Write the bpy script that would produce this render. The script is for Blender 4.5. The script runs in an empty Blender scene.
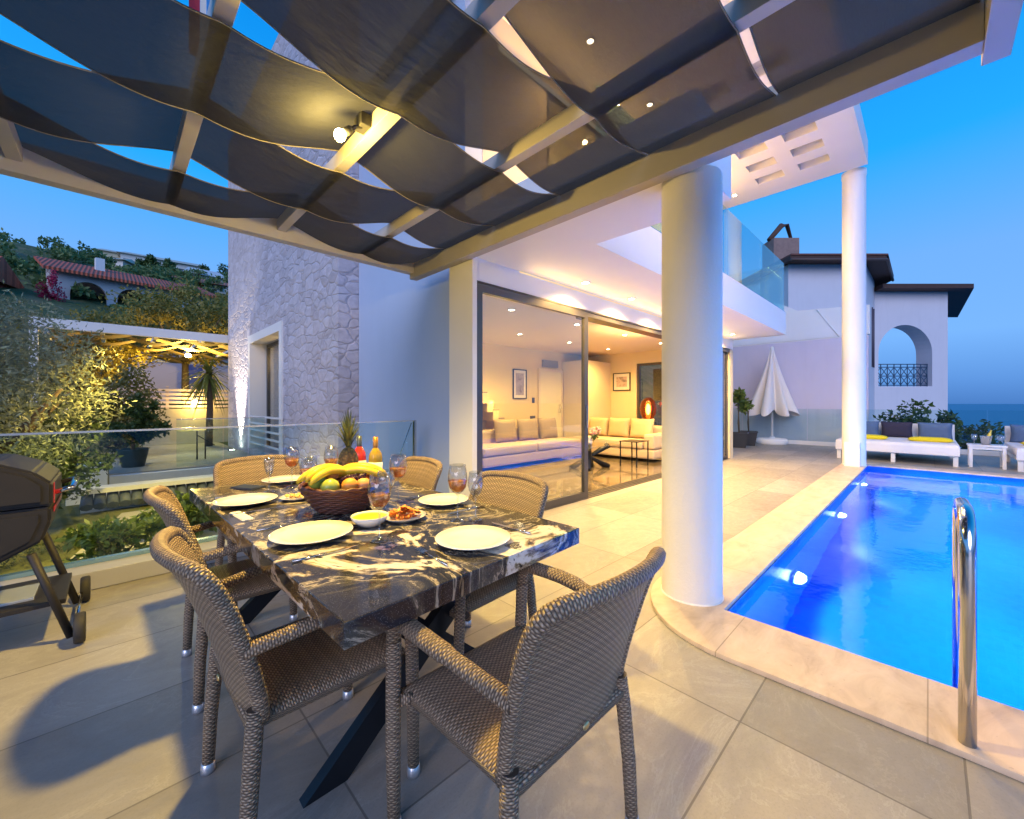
import bpy, bmesh, math, random
import numpy as np
from mathutils import Vector, Matrix
R = math.radians
PI = math.pi
random.seed(7)
SC = bpy.context.scene
COL = SC.collection

# ------------------------------------------------------------------ helpers
def tag(o, label=None, cat=None, group=None, kind=None):
    if label: o['label'] = label
    if cat: o['category'] = cat
    if group: o['group'] = group
    if kind: o['kind'] = kind
    return o

def thing(name, label, cat, loc=(0, 0, 0), rz=0.0, group=None):
    o = bpy.data.objects.new(name, None)
    o.empty_display_size = 0.1
    COL.objects.link(o)
    o.location = loc
    o.rotation_euler = (0, 0, rz)
    return tag(o, label, cat, group)

def copy_tree(o, parent=None):
    c = o.copy()
    COL.objects.link(c)
    c.parent = parent
    for ch in o.children:
        copy_tree(ch, c)
    return c

class MB:
    """collects shapes, links them as one mesh object"""
    def __init__(s):
        s.bm = bmesh.new()
        s.uv = s.bm.loops.layers.uv.new('UVMap')
        s.box_uv = []
    def _quad(s, vs, uvs=None, smooth=False):
        try:
            f = s.bm.faces.new(vs)
        except ValueError:
            return None
        f.smooth = smooth
        if uvs:
            for l, u in zip(f.loops, uvs): l[s.uv].uv = u
        return f
    def box(s, x0, x1, y0, y1, z0, z1, bev=0.0, M=None):
        b = bmesh.new()
        uvl = b.loops.layers.uv.new('UVMap')
        r = bmesh.ops.create_cube(b, size=1.0)
        for v in b.verts:
            v.co = Vector(((x0 + x1) / 2 + v.co.x * (x1 - x0), (y0 + y1) / 2 + v.co.y * (y1 - y0), (z0 + z1) / 2 + v.co.z * (z1 - z0)))
        if bev > 0:
            bmesh.ops.bevel(b, geom=list(b.edges), offset=bev, segments=2, profile=0.6, affect='EDGES')
        s._merge(b, M)
        return s
    def _merge(s, b, M=None, smooth=None):
        uvl = b.loops.layers.uv.verify()
        b.normal_update()
        for f in b.faces:
            n = f.normal
            ax = max(range(3), key=lambda i: abs(n[i]))
            for l in f.loops:
                c = l.vert.co
                l[uvl].uv = (c.y, c.z) if ax == 0 else ((c.x, c.z) if ax == 1 else (c.x, c.y))
            if smooth is not None: f.smooth = smooth
        if M is not None:
            b.transform(M)
        me = bpy.data.meshes.new('tmp')
        b.to_mesh(me); b.free()
        s.bm.from_mesh(me)
        bpy.data.meshes.remove(me)
    def prism(s, poly, z0, z1, bev=0.0, M=None):
        b = bmesh.new()
        vs = [b.verts.new((p[0], p[1], z0)) for p in poly]
        f = b.faces.new(vs)
        r = bmesh.ops.extrude_face_region(b, geom=[f])
        for v in r['geom']:
            if isinstance(v, bmesh.types.BMVert): v.co.z = z1
        bmesh.ops.recalc_face_normals(b, faces=list(b.faces))
        if bev > 0:
            es = [e for e in b.edges if all(abs(v.co.z - z1) < 1e-6 for v in e.verts)]
            bmesh.ops.bevel(b, geom=es, offset=bev, segments=2, profile=0.5, affect='EDGES')
        s._merge(b, M)
        return s
    def grid(s, fn, nu, nv, uvfn=None, closed_u=False, smooth=True):
        """fn(i/nu, j/nv) -> point"""
        V = [[s.bm.verts.new(fn(i / nu, j / nv)) for i in range(nu + (0 if closed_u else 1))] for j in range(nv + 1)]
        n = len(V[0])
        for j in range(nv):
            for i in range(nu):
                i2 = (i + 1) % n
                uv = None
                if uvfn:
                    uv = [uvfn(i / nu, j / nv), uvfn((i + 1) / nu, j / nv), uvfn((i + 1) / nu, (j + 1) / nv), uvfn(i / nu, (j + 1) / nv)]
                s._quad([V[j][i], V[j][i2], V[j + 1][i2], V[j + 1][i]], uv, smooth)
        return V
    def tube(s, path, r, n=10, cap=True, flat=1.0):
        """swept tube, r float or list; UV in metres (u round, v along)"""
        P = [Vector(p) for p in path]
        rs = r if isinstance(r, (list, tuple)) else [r] * len(P)
        up = None
        rings = []; L = 0.0; Ls = []
        for k, p in enumerate(P):
            if k == 0: t = (P[1] - P[0])
            elif k == len(P) - 1: t = (P[-1] - P[-2])
            else: t = (P[k + 1] - P[k - 1])
            t.normalize()
            if up is None:
                a = Vector((0, 0, 1)) if abs(t.z) < 0.9 else Vector((0, 1, 0))
                up = (a - t * a.dot(t)).normalized()
            else:
                up = (up - t * up.dot(t))
                up = up.normalized() if up.length > 1e-6 else Vector((1, 0, 0))
            sd = t.cross(up)
            if k: L += (P[k] - P[k - 1]).length
            Ls.append(L)
            rings.append([s.bm.verts.new(p + (sd * math.cos(2 * PI * i / n) + up * math.sin(2 * PI * i / n) * flat) * rs[k]) for i in range(n)])
        for k in range(len(P) - 1):
            c = 2 * PI * rs[k]
            for i in range(n):
                i2 = (i + 1) % n
                s._quad([rings[k][i], rings[k][i2], rings[k + 1][i2], rings[k + 1][i]],
                        [(i / n * c, Ls[k]), ((i + 1) / n * c, Ls[k]), ((i + 1) / n * c, Ls[k + 1]), (i / n * c, Ls[k + 1])], True)
        if cap:
            s._quad(list(reversed(rings[0]))); s._quad(rings[-1])
        return s
    def cyl(s, x, y, z0, z1, r0, r1=None, n=24):
        return s.tube([(x, y, z0), (x, y, z1)], [r0, r0 if r1 is None else r1], n)
    def lathe(s, prof, n=24, c=(0, 0, 0), M=None):
        """prof: list of (r,z)"""
        rings = []
        for (r, z) in prof:
            if r < 1e-5:
                p = Vector((c[0], c[1], c[2] + z))
                rings.append([s.bm.verts.new(M @ p if M else p)])
            else:
                rr = []
                for i in range(n):
                    p = Vector((c[0] + r * math.cos(2 * PI * i / n), c[1] + r * math.sin(2 * PI * i / n), c[2] + z))
                    rr.append(s.bm.verts.new(M @ p if M else p))
                rings.append(rr)
        for a, b in zip(rings, rings[1:]):
            for i in range(n):
                i2 = (i + 1) % n
                if len(a) == 1 and len(b) == 1: break
                if len(a) == 1: s._quad([a[0], b[i2], b[i]], None, True)
                elif len(b) == 1: s._quad([a[i], a[i2], b[0]], None, True)
                else: s._quad([a[i], a[i2], b[i2], b[i]], None, True)
        return s
    def ball(s, c, rx, ry=None, rz=None, n=16, M=None):
        ry = ry or rx; rz = rz or rx
        b = bmesh.new()
        bmesh.ops.create_uvsphere(b, u_segments=n, v_segments=max(6, n // 2 + 2), radius=1)
        mm = Matrix.Translation(Vector(c)) @ (M or Matrix()) @ Matrix.Diagonal((rx, ry, rz, 1))
        s._merge(b, mm, True)
        return s
    def build(s, name, m, parent=None, world=True, sharp=None):
        bmesh.ops.recalc_face_normals(s.bm, faces=list(s.bm.faces))
        me = bpy.data.meshes.new(name)
        s.bm.to_mesh(me); s.bm.free()
        if m: me.materials.append(m)
        o = bpy.data.objects.new(name, me)
        COL.objects.link(o)
        if parent:
            o.parent = parent
            if world:
                q = parent; off = Vector(parent.location)
                while q.parent: q = q.parent; off += Vector(q.location)
                if off.length > 0: me.transform(Matrix.Translation(-off))
        if sharp:
            me.set_sharp_from_angle(angle=R(sharp))
        return o

def struct(name, mb, m, sharp=None):
    return tag(mb.build(name, m, None, sharp=sharp), kind='structure')

# ------------------------------------------------------------------ materials
class NT:
    def __init__(s, name):
        s.m = bpy.data.materials.new(name); s.m.use_nodes = True
        s.t = s.m.node_tree; s.n = s.t.nodes; s.l = s.t.links
        s.b = s.n['Principled BSDF']; s.out = s.n['Material Output']
        s.tc = None
    def node(s, typ, **kw):
        n = s.n.new(typ)
        for k, v in kw.items():
            if k in n.inputs: 
                if hasattr(v, 'is_linked') or isinstance(v, bpy.types.NodeSocket): s.l.new(v, n.inputs[k])
                else: n.inputs[k].default_value = v
            else: setattr(n, k, v)
        return n
    def co(s, kind='Object', scale=None, rot=None, loc=None):
        if s.tc is None: s.tc = s.n.new('ShaderNodeTexCoord')
        if kind == 'World':
            g = s.n.new('ShaderNodeNewGeometry'); v = g.outputs['Position']
        else: v = s.tc.outputs[kind]
        if scale is not None or rot is not None or loc is not None:
            mp = s.n.new('ShaderNodeMapping')
            s.l.new(v, mp.inputs['Vector'])
            if scale is not None: mp.inputs['Scale'].default_value = scale if hasattr(scale, '__len__') else (scale,) * 3
            if rot is not None: mp.inputs['Rotation'].default_value = rot
            if loc is not None: mp.inputs['Location'].default_value = loc
            v = mp.outputs['Vector']
        return v
    def noise(s, v, scale, detail=6, rough=.55, dist=0):
        n = s.n.new('ShaderNodeTexNoise'); s.l.new(v, n.inputs['Vector'])
        n.inputs['Scale'].default_value = scale; n.inputs['Detail'].default_value = detail
        n.inputs['Roughness'].default_value = rough; n.inputs['Distortion'].default_value = dist
        return n.outputs['Fac']
    def ramp(s, f, stops, interp='LINEAR'):
        r = s.n.new('ShaderNodeValToRGB'); s.l.new(f, r.inputs['Fac'])
        r.color_ramp.interpolation = interp
        e = r.color_ramp.elements
        while len(e) < len(stops): e.new(0.5)
        for k, (p, c) in enumerate(stops):
            e[k].position = p
            e[k].color = (c, c, c, 1) if not hasattr(c, '__len__') else (*c, 1)
        return r.outputs['Color']
    def math(s, op, a, b=None, c=None):
        n = s.n.new('ShaderNodeMath'); n.operation = op
        for i, v in enumerate((a, b, c)):
            if v is None: continue
            if isinstance(v, (int, float)): n.inputs[i].default_value = v
            else: s.l.new(v, n.inputs[i])
        return n.outputs[0]
    def mix(s, f, a, b, mode='MIX'):
        n = s.n.new('ShaderNodeMix'); n.data_type = 'RGBA'; n.blend_type = mode
        for i, v in ((0, f), (6, a), (7, b)):
            if isinstance(v, (int, float)): n.inputs[i].default_value = v
            elif isinstance(v, tuple): n.inputs[i].default_value = (*v, 1)
            else: s.l.new(v, n.inputs[i])
        return n.outputs[2]
    def set(s, **kw):
        for k, v in kw.items():
            k = k.replace('_', ' ')
            i = s.b.inputs[k]
            if isinstance(v, bpy.types.NodeSocket): s.l.new(v, i)
            elif isinstance(v, tuple): i.default_value = (*v, 1)
            else: i.default_value = v
        return s
    def bump(s, h, strength=.3, dist=.01, normal=None):
        b = s.n.new('ShaderNodeBump'); s.l.new(h, b.inputs['Height'])
        b.inputs['Strength'].default_value = strength; b.inputs['Distance'].default_value = dist
        if normal is not None: s.l.new(normal, b.inputs['Normal'])
        s.l.new(b.outputs['Normal'], s.b.inputs['Normal'])
        return b.outputs['Normal']

MATS = {}
def plain(name, col, rough=.5, metal=0.0, var=.12, vs=6.0, bump=.0, bs=60.0, coat=0.0):
    if name in MATS: return MATS[name]
    t = NT(name)
    f = t.noise(t.co('Object'), vs)
    c = t.mix(f, tuple(x * (1 - var) for x in col), tuple(min(1, x * (1 + var)) for x in col))
    t.set(Base_Color=c, Roughness=rough, Metallic=metal)
    if coat: t.set(Coat_Weight=coat)
    if bump: t.bump(t.noise(t.co('Object'), bs), bump, .004)
    MATS[name] = t.m
    return t.m

def emit(name, col, strength):
    t = NT(name)
    t.set(Base_Color=(0, 0, 0), Emission_Color=col, Emission_Strength=strength, Roughness=1.0)
    return t.m

def glass_mat(name, tint=(.94, .975, .97), rough=0.0, base=.05, ior=1.5, film=(0, 0, 0)):
    """thin pane: fresnel mix of clear and mirror"""
    t = NT(name)
    t.n.remove(t.b)
    tr = t.node('ShaderNodeBsdfTransparent', Color=(*tint, 1))
    gl = t.node('ShaderNodeBsdfGlossy', Roughness=rough)
    lw = t.node('ShaderNodeLayerWeight', Blend=.5)
    f = t.math('MULTIPLY', t.math('POWER', lw.outputs['Facing'], 4.0), .9)
    f = t.math('ADD', f, base); f = t.math('MINIMUM', f, .92)
    mx = t.n.new('ShaderNodeMixShader')
    t.l.new(f, mx.inputs[0]); t.l.new(tr.outputs[0], mx.inputs[1]); t.l.new(gl.outputs[0], mx.inputs[2])
    t.l.new(mx.outputs[0], t.out.inputs['Surface'])
    return t.m

def m_wicker():
    t = NT('wicker')
    uv = t.co('UV')
    sx = t.n.new('ShaderNodeSeparateXYZ'); t.l.new(uv, sx.inputs[0])
    u, v = sx.outputs[0], sx.outputs[1]
    p, q = .0070, .0098
    vr = t.math('DIVIDE', v, p)
    row = t.math('FLOOR', vr)
    fv = t.math('FRACT', vr)
    a = t.math('SUBTRACT', t.math('MULTIPLY', fv, 2), 1)
    prof = t.math('SUBTRACT', 1, t.math('MULTIPLY', a, a))
    und = t.math('COSINE', t.math('MULTIPLY', t.math('ADD', t.math('DIVIDE', u, q), row), PI))
    und = t.math('ADD', t.math('MULTIPLY', und, .5), .5)
    h = t.math('MULTIPLY', t.math('POWER', prof, .6), t.math('ADD', .25, t.math('MULTIPLY', und, .75)))
    fib = t.noise(t.co('UV', scale=(60, 900, 1)), 1, 2)
    rn = t.n.new('ShaderNodeTexWhiteNoise'); rn.noise_dimensions = '1D'; t.l.new(row, rn.inputs['W'])
    c = t.ramp(h, [(0.0, (.035, .022, .013)), (.28, (.20, .135, .08)), (.55, (.46, .33, .205)), (1, (.62, .47, .32))])
    k = t.math('ADD', .75, t.math('MULTIPLY', rn.outputs[0], .45))
    cm = t.n.new('ShaderNodeCombineXYZ')
    for i in range(3): t.l.new(k, cm.inputs[i])
    c = t.mix(1.0, c, cm.outputs[0], 'MULTIPLY')
    c = t.mix(t.math('MULTIPLY', fib, .5), c, (.10, .08, .07))
    t.set(Base_Color=c, Roughness=.42)
    hh = t.math('ADD', h, t.math('MULTIPLY', fib, .12))
    t.bump(hh, 1.0, .005)
    return t.m

def m_granite():
    t = NT('granite')
    v = t.co('Object')
    n1 = t.noise(t.co('Object', scale=(1.15, 1, 1), rot=(0, 0, .5)), 2.0, 13, .66, 1.35)
    base = t.ramp(n1, [(.0, (.010, .010, .013)), (.40, (.022, .022, .028)), (.455, (.09, .08, .06)), (.47, (.50, .43, .32)), (.485, (.035, .033, .038)), (.55, (.014, .014, .018)), (.572, (.34, .27, .16)), (.595, (.75, .71, .62)), (.63, (.78, .75, .68)), (.645, (.04, .04, .045)), (.80, (.02, .02, .025))])
    n2 = t.noise(t.co('Object', loc=(4, 2, 1)), 14, 8, .65, 1.5)
    veins = t.ramp(n2, [(.0, (.02, .02, .025)), (.47, (.06, .06, .07)), (.5, (.28, .25, .22)), (.53, (.06, .055, .06)), (1, (.02, .02, .025))])
    n3 = t.noise(v, 3.3, 4)
    c = t.mix(t.ramp(n3, [(.50, 0.0), (.68, .45)]), base, veins)
    spk = t.n.new('ShaderNodeTexVoronoi'); t.l.new(v, spk.inputs['Vector']); spk.inputs['Scale'].default_value = 220
    c = t.mix(t.math('MULTIPLY', t.math('LESS_THAN', spk.outputs['Distance'], .25), .18), c, (.5, .5, .55))
    t.set(Base_Color=c, Roughness=t.math('ADD', .07, t.math('MULTIPLY', t.noise(v, 30), .08)))
    return t.m

def m_deck():
    """large grey-beige stone-look tiles, 1.24 x 0.62 m"""
    t = NT('deck_tiles')
    w = t.co('World')
    sx = t.n.new('ShaderNodeSeparateXYZ'); t.l.new(w, sx.inputs[0])
    fx = t.math('DIVIDE', t.math('ADD', sx.outputs[0], 20 * 1.24 - 1.80), 1.24)
    fy = t.math('DIVIDE', t.math('ADD', sx.outputs[1], 20 * .62 - .53), .62)
    ix, iy = t.math('FLOOR', fx), t.math('FLOOR', fy)
    ax = t.math('MULTIPLY', t.math('ABSOLUTE', t.math('SUBTRACT', t.math('FRACT', fx), .5)), 1.24)
    ay = t.math('MULTIPLY', t.math('ABSOLUTE', t.math('SUBTRACT', t.math('FRACT', fy), .5)), .62)
    jx = t.math('GREATER_THAN', ax, .62 - .0035); jy = t.math('GREATER_THAN', ay, .31 - .0035)
    j = t.math('MAXIMUM', jx, jy)
    cm = t.n.new('ShaderNodeCombineXYZ'); t.l.new(ix, cm.inputs[0]); t.l.new(iy, cm.inputs[1])
    wn = t.n.new('ShaderNodeTexWhiteNoise'); wn.noise_dimensions = '3D'; t.l.new(cm.outputs[0], wn.inputs['Vector'])
    # each tile samples the stone at its own offset
    off = t.n.new('ShaderNodeVectorMath'); off.operation = 'SCALE'; off.inputs['Scale'].default_value = 7.0
    t.l.new(wn.outputs['Color'], off.inputs[0])
    ad = t.n.new('ShaderNodeVectorMath'); ad.operation = 'ADD'; t.l.new(w, ad.inputs[0]); t.l.new(off.outputs[0], ad.inputs[1])
    mp = t.n.new('ShaderNodeMapping'); mp.inputs['Scale'].default_value = (.85, 1.25, 1); mp.inputs['Rotation'].default_value = (0, 0, .35)
    t.l.new(ad.outputs[0], mp.inputs['Vector'])
    n1 = t.noise(mp.outputs[0], 1.9, 12, .68, .9)
    c = t.ramp(n1, [(.25, (.235, .225, .205)), (.45, (.305, .29, .26)), (.515, (.335, .32, .285)), (.525, (.385, .37, .335)), (.54, (.315, .30, .27)), (.75, (.37, .35, .315))])
    n2 = t.noise(mp.outputs[0], 18, 6, .6)
    c = t.mix(t.math('MULTIPLY', n2, .25), c, (.22, .215, .205))
    n4 = t.noise(w, 110, 5, .75); c = t.mix(t.ramp(n4, [(.5, 0.0), (.75, .45)]), c, (.17, .165, .15))
    dirt = t.noise(w, .7, 5)
    c = t.mix(t.ramp(dirt, [(.45, 0.0), (.75, .25)]), c, (.2, .19, .17))
    k = t.math('ADD', .80, t.math('MULTIPLY', wn.outputs['Value'], .34))
    cc = t.n.new('ShaderNodeCombineXYZ')
    for i in range(3): t.l.new(k, cc.inputs[i])
    c = t.mix(1.0, c, cc.outputs[0], 'MULTIPLY')
    c = t.mix(t.math('MULTIPLY', j, .75), c, (.10, .095, .085))
    t.set(Base_Color=c, Roughness=t.ramp(n2, [(.3, .34), (.7, .5)]))
    h = t.math('SUBTRACT', t.math('ADD', t.math('MULTIPLY', n1, .6), t.math('MULTIPLY', n2, .2)), t.math('MULTIPLY', j, 1.0))
    t.bump(h, .35, .004)
    return t.m

def m_stone_wall():
    t = NT('rubble_stone')
    w = t.co('World', scale=(1, .8, 1.5))
    ws = t.n.new('ShaderNodeTexNoise'); t.l.new(w, ws.inputs['Vector']); ws.inputs['Scale'].default_value = 2.2
    vv = t.n.new('ShaderNodeVectorMath'); vv.operation = 'MULTIPLY_ADD'; t.l.new(ws.outputs['Color'], vv.inputs[0])
    vv.inputs[1].default_value = (.25, .25, .25); t.l.new(w, vv.inputs[2])
    vo = t.n.new('ShaderNodeTexVoronoi'); vo.feature = 'DISTANCE_TO_EDGE'; t.l.new(vv.outputs[0], vo.inputs['Vector']); vo.inputs['Scale'].default_value = 3.9; vo.inputs['Randomness'].default_value = .85
    vc = t.n.new('ShaderNodeTexVoronoi'); t.l.new(vv.outputs[0], vc.inputs['Vector']); vc.inputs['Scale'].default_value = 3.9; vc.inputs['Randomness'].default_value = .85
    n = t.noise(w, 9, 8, .65)
    nn = t.noise(w, 1.3, 3)
    c = t.ramp(n, [(.3, (.46, .42, .46)), (.7, (.68, .63, .69))])
    sv = t.n.new('ShaderNodeSeparateColor'); t.l.new(vc.outputs['Color'], sv.inputs[0])
    c = t.mix(t.math('MULTIPLY', sv.outputs[0], .55), c, (.36, .30, .30)); c = t.mix(t.math('MULTIPLY', sv.outputs[1], .35), c, (.66, .62, .66))
    crack = t.ramp(vo.outputs['Distance'], [(.0, 1.0), (.036, .0)])
    patch = t.ramp(nn, [(.4, .35), (.6, 1.0)])
    c = t.mix(t.math('MULTIPLY', t.math('MULTIPLY', crack, patch), .5), c, (.22, .185, .19))
    t.set(Base_Color=c, Roughness=.85)
    h = t.math('ADD', t.ramp(vo.outputs['Distance'], [(.0, 0.0), (.12, 1.0)]), t.math('MULTIPLY', n, .9))
    t.bump(h, .8, .017)
    return t.m

def m_pool_tile():
    t = NT('pool_mosaic')
    w = t.co('World')
    n = t.node('ShaderNodeTexBrick'); 
    # mosaic in all planes: build from fract of xyz
    sx = t.n.new('ShaderNodeSeparateXYZ'); t.l.new(w, sx.inputs[0])
    t.n.remove(n)
    js = []
    for i in range(3):
        f = t.math('FRACT', t.math('MULTIPLY', t.math('ADD', sx.outputs[i], 50.003), 1 / .05))
        js.append(t.math('GREATER_THAN', t.math('ABSOLUTE', t.math('SUBTRACT', f, .5)), .455))
    sn = t.n.new('ShaderNodeVectorMath'); sn.operation = 'SNAP'; t.l.new(w, sn.inputs[0]); sn.inputs[1].default_value = (.05, .05, .05)
    wn = t.n.new('ShaderNodeTexWhiteNoise'); t.l.new(sn.outputs[0], wn.inputs['Vector'])
    c = t.mix(wn.outputs['Value'], (.0006, .095, .60), (.0008, .11, .66))
    g = t.n.new('ShaderNodeNewGeometry')
    sn2 = t.n.new('ShaderNodeSeparateXYZ'); t.l.new(g.outputs['Normal'], sn2.inputs[0])
    jj = None
    for i in range(3):
        k = t.math('MULTIPLY', js[i], t.math('LESS_THAN', t.math('ABSOLUTE', sn2.outputs[i]), .5))
        jj = k if jj is None else t.math('MAXIMUM', jj, k)
    c = t.mix(t.math('MULTIPLY', jj, .03), c, (.10, .3, .7))
    t.set(Base_Color=c, Roughness=.25)
    return t.m

def m_water():
    t = NT('pool_water')
    t.n.remove(t.b)
    g = t.node('ShaderNodeBsdfGlass', IOR=1.33, Roughness=.05, Color=(.72, .92, 1, 1))
    w = t.co('World')
    a = t.noise(w, 2.1, 3, .5, .4); b = t.noise(w, 7.5, 2, .5, .3)
    h = t.math('ADD', a, t.math('MULTIPLY', b, .3))
    bp = t.n.new('ShaderNodeBump'); t.l.new(h, bp.inputs['Height']); bp.inputs['Strength'].default_value = .22; bp.inputs['Distance'].default_value = .02
    t.l.new(bp.outputs[0], g.inputs['Normal'])
    t.l.new(g.outputs[0], t.out.inputs['Surface'])
    return t.m

def m_fabric():
    t = NT('shade_fabric')
    uv = t.co('World')
    n = t.noise(t.co('World', scale=(30, 400, 30)), 1, 2)
    c = t.mix(n, (.030, .032, .038), (.046, .048, .054))
    t.n.remove(t.b)
    d = t.n.new('ShaderNodeBsdfDiffuse'); t.l.new(c, d.inputs['Color'])
    tl = t.n.new('ShaderNodeBsdfTranslucent'); tl.inputs['Color'].default_value = (.055, .052, .046, 1)
    tr = t.n.new('ShaderNodeBsdfTransparent')
    gl = t.n.new('ShaderNodeBsdfGlossy'); gl.inputs['Roughness'].default_value = .38; gl.inputs['Color'].default_value = (.5, .5, .5, 1)
    def mx(f, a, b):
        m = t.n.new('ShaderNodeMixShader'); m.inputs[0].default_value = f
        t.l.new(a.outputs[0], m.inputs[1]); t.l.new(b.outputs[0], m.inputs[2]); return m
    wv = t.noise(t.co('World', scale=(3, 9, 3)), 1.2, 5, .6)
    bp = t.n.new('ShaderNodeBump'); t.l.new(wv, bp.inputs['Height']); bp.inputs['Strength'].default_value = .6; bp.inputs['Distance'].default_value = .03
    for q in (d, tl): t.l.new(bp.outputs[0], q.inputs['Normal'])
    s = mx(.36, d, tl); s = mx(.045, s, tr)
    t.l.new(s.outputs[0], t.out.inputs['Surface'])
    return t.m

def m_leaf(name, c1, c2, tr=.3):
    t = NT(name)
    g = t.n.new('ShaderNodeNewGeometry')
    n = t.noise(t.co('Object'), 1.1, 3)
    f = t.math('ADD', t.math('MULTIPLY', g.outputs['Random Per Island'], .6), t.math('MULTIPLY', n, .4))
    c = t.mix(f, c1, c2)
    t.set(Base_Color=c, Roughness=.55)
    tl = t.n.new('ShaderNodeBsdfTranslucent'); t.l.new(c, tl.inputs['Color'])
    mx = t.n.new('ShaderNodeMixShader'); mx.inputs[0].default_value = tr
    t.l.new(t.b.outputs[0], mx.inputs[1]); t.l.new(tl.outputs[0], mx.inputs[2]); t.l.new(mx.outputs[0], t.out.inputs['Surface'])
    return t.m

def m_roof_tiles(name, c1, c2, sc=3.3, rot=0):
    t = NT(name)
    w = t.co('Object', rot=(0, 0, rot))
    wv = t.n.new('ShaderNodeTexWave'); t.l.new(w, wv.inputs['Vector']); wv.inputs['Scale'].default_value = sc
    n = t.noise(w, 3, 5)
    c = t.mix(n, c1, c2)
    c = t.mix(t.math('MULTIPLY', t.math('LESS_THAN', wv.outputs['Fac'], .25), .5), c, tuple(x * .35 for x in c1))
    t.set(Base_Color=c, Roughness=.8)
    t.bump(wv.outputs['Fac'], .8, .06)
    return t.m

def m_paint(name, col, rough=.6, bump=.12, wv=.05, stain=.0):
    t = NT(name)
    n = t.noise(t.co('World'), 1.2, 6, .6)
    c = t.mix(n, tuple(x * (1 - wv) for x in col), tuple(min(.95, x * (1 + wv)) for x in col))
    if stain:
        s = t.noise(t.co('World', scale=(2.5, 2.5, .35)), 1.4, 6, .6)
        c = t.mix(t.ramp(s, [(.5, 0.0), (.8, stain)]), c, tuple(x * .6 for x in col))
    t.set(Base_Color=c, Roughness=rough)
    t.bump(t.math('ADD', t.noise(t.co('World'), 60, 5, .7), t.math('MULTIPLY', t.noise(t.co('World'), 5, 4), 2.5)), bump, .006)
    return t.m

def m_travertine():
    t = NT('coping_travertine')
    w = t.co('World')
    n = t.noise(t.co('World', scale=(1, 2.2, 1), rot=(0, 0, .6)), 3.0, 9, .65, .8)
    c = t.ramp(n, [(.3, (.44, .34, .26)), (.5, (.56, .45, .35)), (.7, (.64, .53, .43))])
    sx = t.n.new('ShaderNodeSeparateXYZ'); t.l.new(w, sx.inputs[0])
    near = t.math('LESS_THAN', sx.outputs[0], 2.655)
    def jt(o, off): return t.math('LESS_THAN', t.math('FRACT', t.math('DIVIDE', t.math('ADD', o, off), .75)), .007)
    jn = t.math('MAXIMUM', t.math('MULTIPLY', jt(sx.outputs[1], 30.0), near), t.math('MULTIPLY', jt(sx.outputs[0], 30.4), t.math('SUBTRACT', 1, near)))
    c = t.mix(t.math('MULTIPLY', jn, .7), c, (.22, .17, .12))
    p = t.noise(w, 42, 3, .6)
    c = t.mix(t.ramp(p, [(.66, 0.0), (.72, .45)]), c, (.30, .22, .16))
    sx = t.n.new('ShaderNodeSeparateXYZ'); t.l.new(w, sx.inputs[0])
    t.set(Base_Color=c, Roughness=.5)
    t.bump(n, .2, .004)
    return t.m

def m_marble_floor():
    t = NT('interior_marble')
    w = t.co('World')
    n = t.noise(t.co('World', scale=(1, 1.6, 1), rot=(0, 0, .7)), 1.1, 10, .65, 2.2)
    c = t.ramp(n, [(.3, (.06, .05, .035)), (.48, (.11, .09, .065)), (.52, (.24, .20, .15)), (.56, (.09, .075, .055)), (.75, (.05, .042, .03))])
    t.set(Base_Color=c, Roughness=.06)
    return t.m

def m_ground():
    t = NT('hill_ground')
    w = t.co('World')
    n = t.noise(w, .35, 8, .65)
    c = t.ramp(n, [(.3, (.06, .085, .03)), (.5, (.11, .13, .045)), (.62, (.19, .16, .085)), (.8, (.08, .11, .04))])
    t.set(Base_Color=c, Roughness=.95)
    t.bump(t.noise(w, 2, 6), 1.0, .3)
    return t.m

def m_sea():
    t = NT('sea_water')
    w = t.co('World', scale=(1, 1, 1))
    t.set(Base_Color=(.01, .17, .30), Roughness=.45, IOR=1.33)
    t.bump(t.noise(w, .35, 6, .6), .6, .5)
    return t.m

WICK = m_wicker(); GRAN = m_granite(); DECK = m_deck(); STONE = m_stone_wall(); POOLT = m_pool_tile(); WATER = m_water()
FABR = m_fabric(); TRAV = m_travertine(); MARB = m_marble_floor(); GROUND = m_ground(); SEA = m_sea()
WHITE = m_paint('white_render', (.80, .79, .77)); CEIL = m_paint('soffit_paint', (.80, .77, .72)); SHADEW = m_paint('blue_shade_render', (.46, .56, .74), stain=.08)  # left wall: the blue of its skylit shade is put into the paint
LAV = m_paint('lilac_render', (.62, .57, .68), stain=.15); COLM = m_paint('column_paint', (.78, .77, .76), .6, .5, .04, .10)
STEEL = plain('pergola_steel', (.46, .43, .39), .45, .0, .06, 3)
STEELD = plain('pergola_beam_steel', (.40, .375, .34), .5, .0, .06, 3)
HEM = plain('hem_cord', (.18, .16, .13), .9)
FRAME = plain('door_aluminium', (.11, .105, .10), .35, .6, .05)
CHROME = plain('stainless', (.62, .62, .62), .13, 1.0, .04)
BLACK = plain('black_steel', (.012, .014, .018), .35, .3)
PORC = plain('porcelain', (.86, .84, .79), .12, 0, .02, 4, coat=.5)
GLASS = glass_mat('window_glass', base=.105); BALG = glass_mat('balustrade_glass', (.88, .96, .955), base=.03)
SKYG = glass_mat('upper_glass', (.70, .92, .95), base=.06)
WALLIN = m_paint('interior_paint', (.74, .60, .30)); WALLIN2 = m_paint('interior_cream', (.76, .64, .40))
BRASS = plain('brass', (.75, .6, .3), .3, 1.0)
CAP = plain('foot_cap', (.6, .6, .62), .3, .7)

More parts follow.
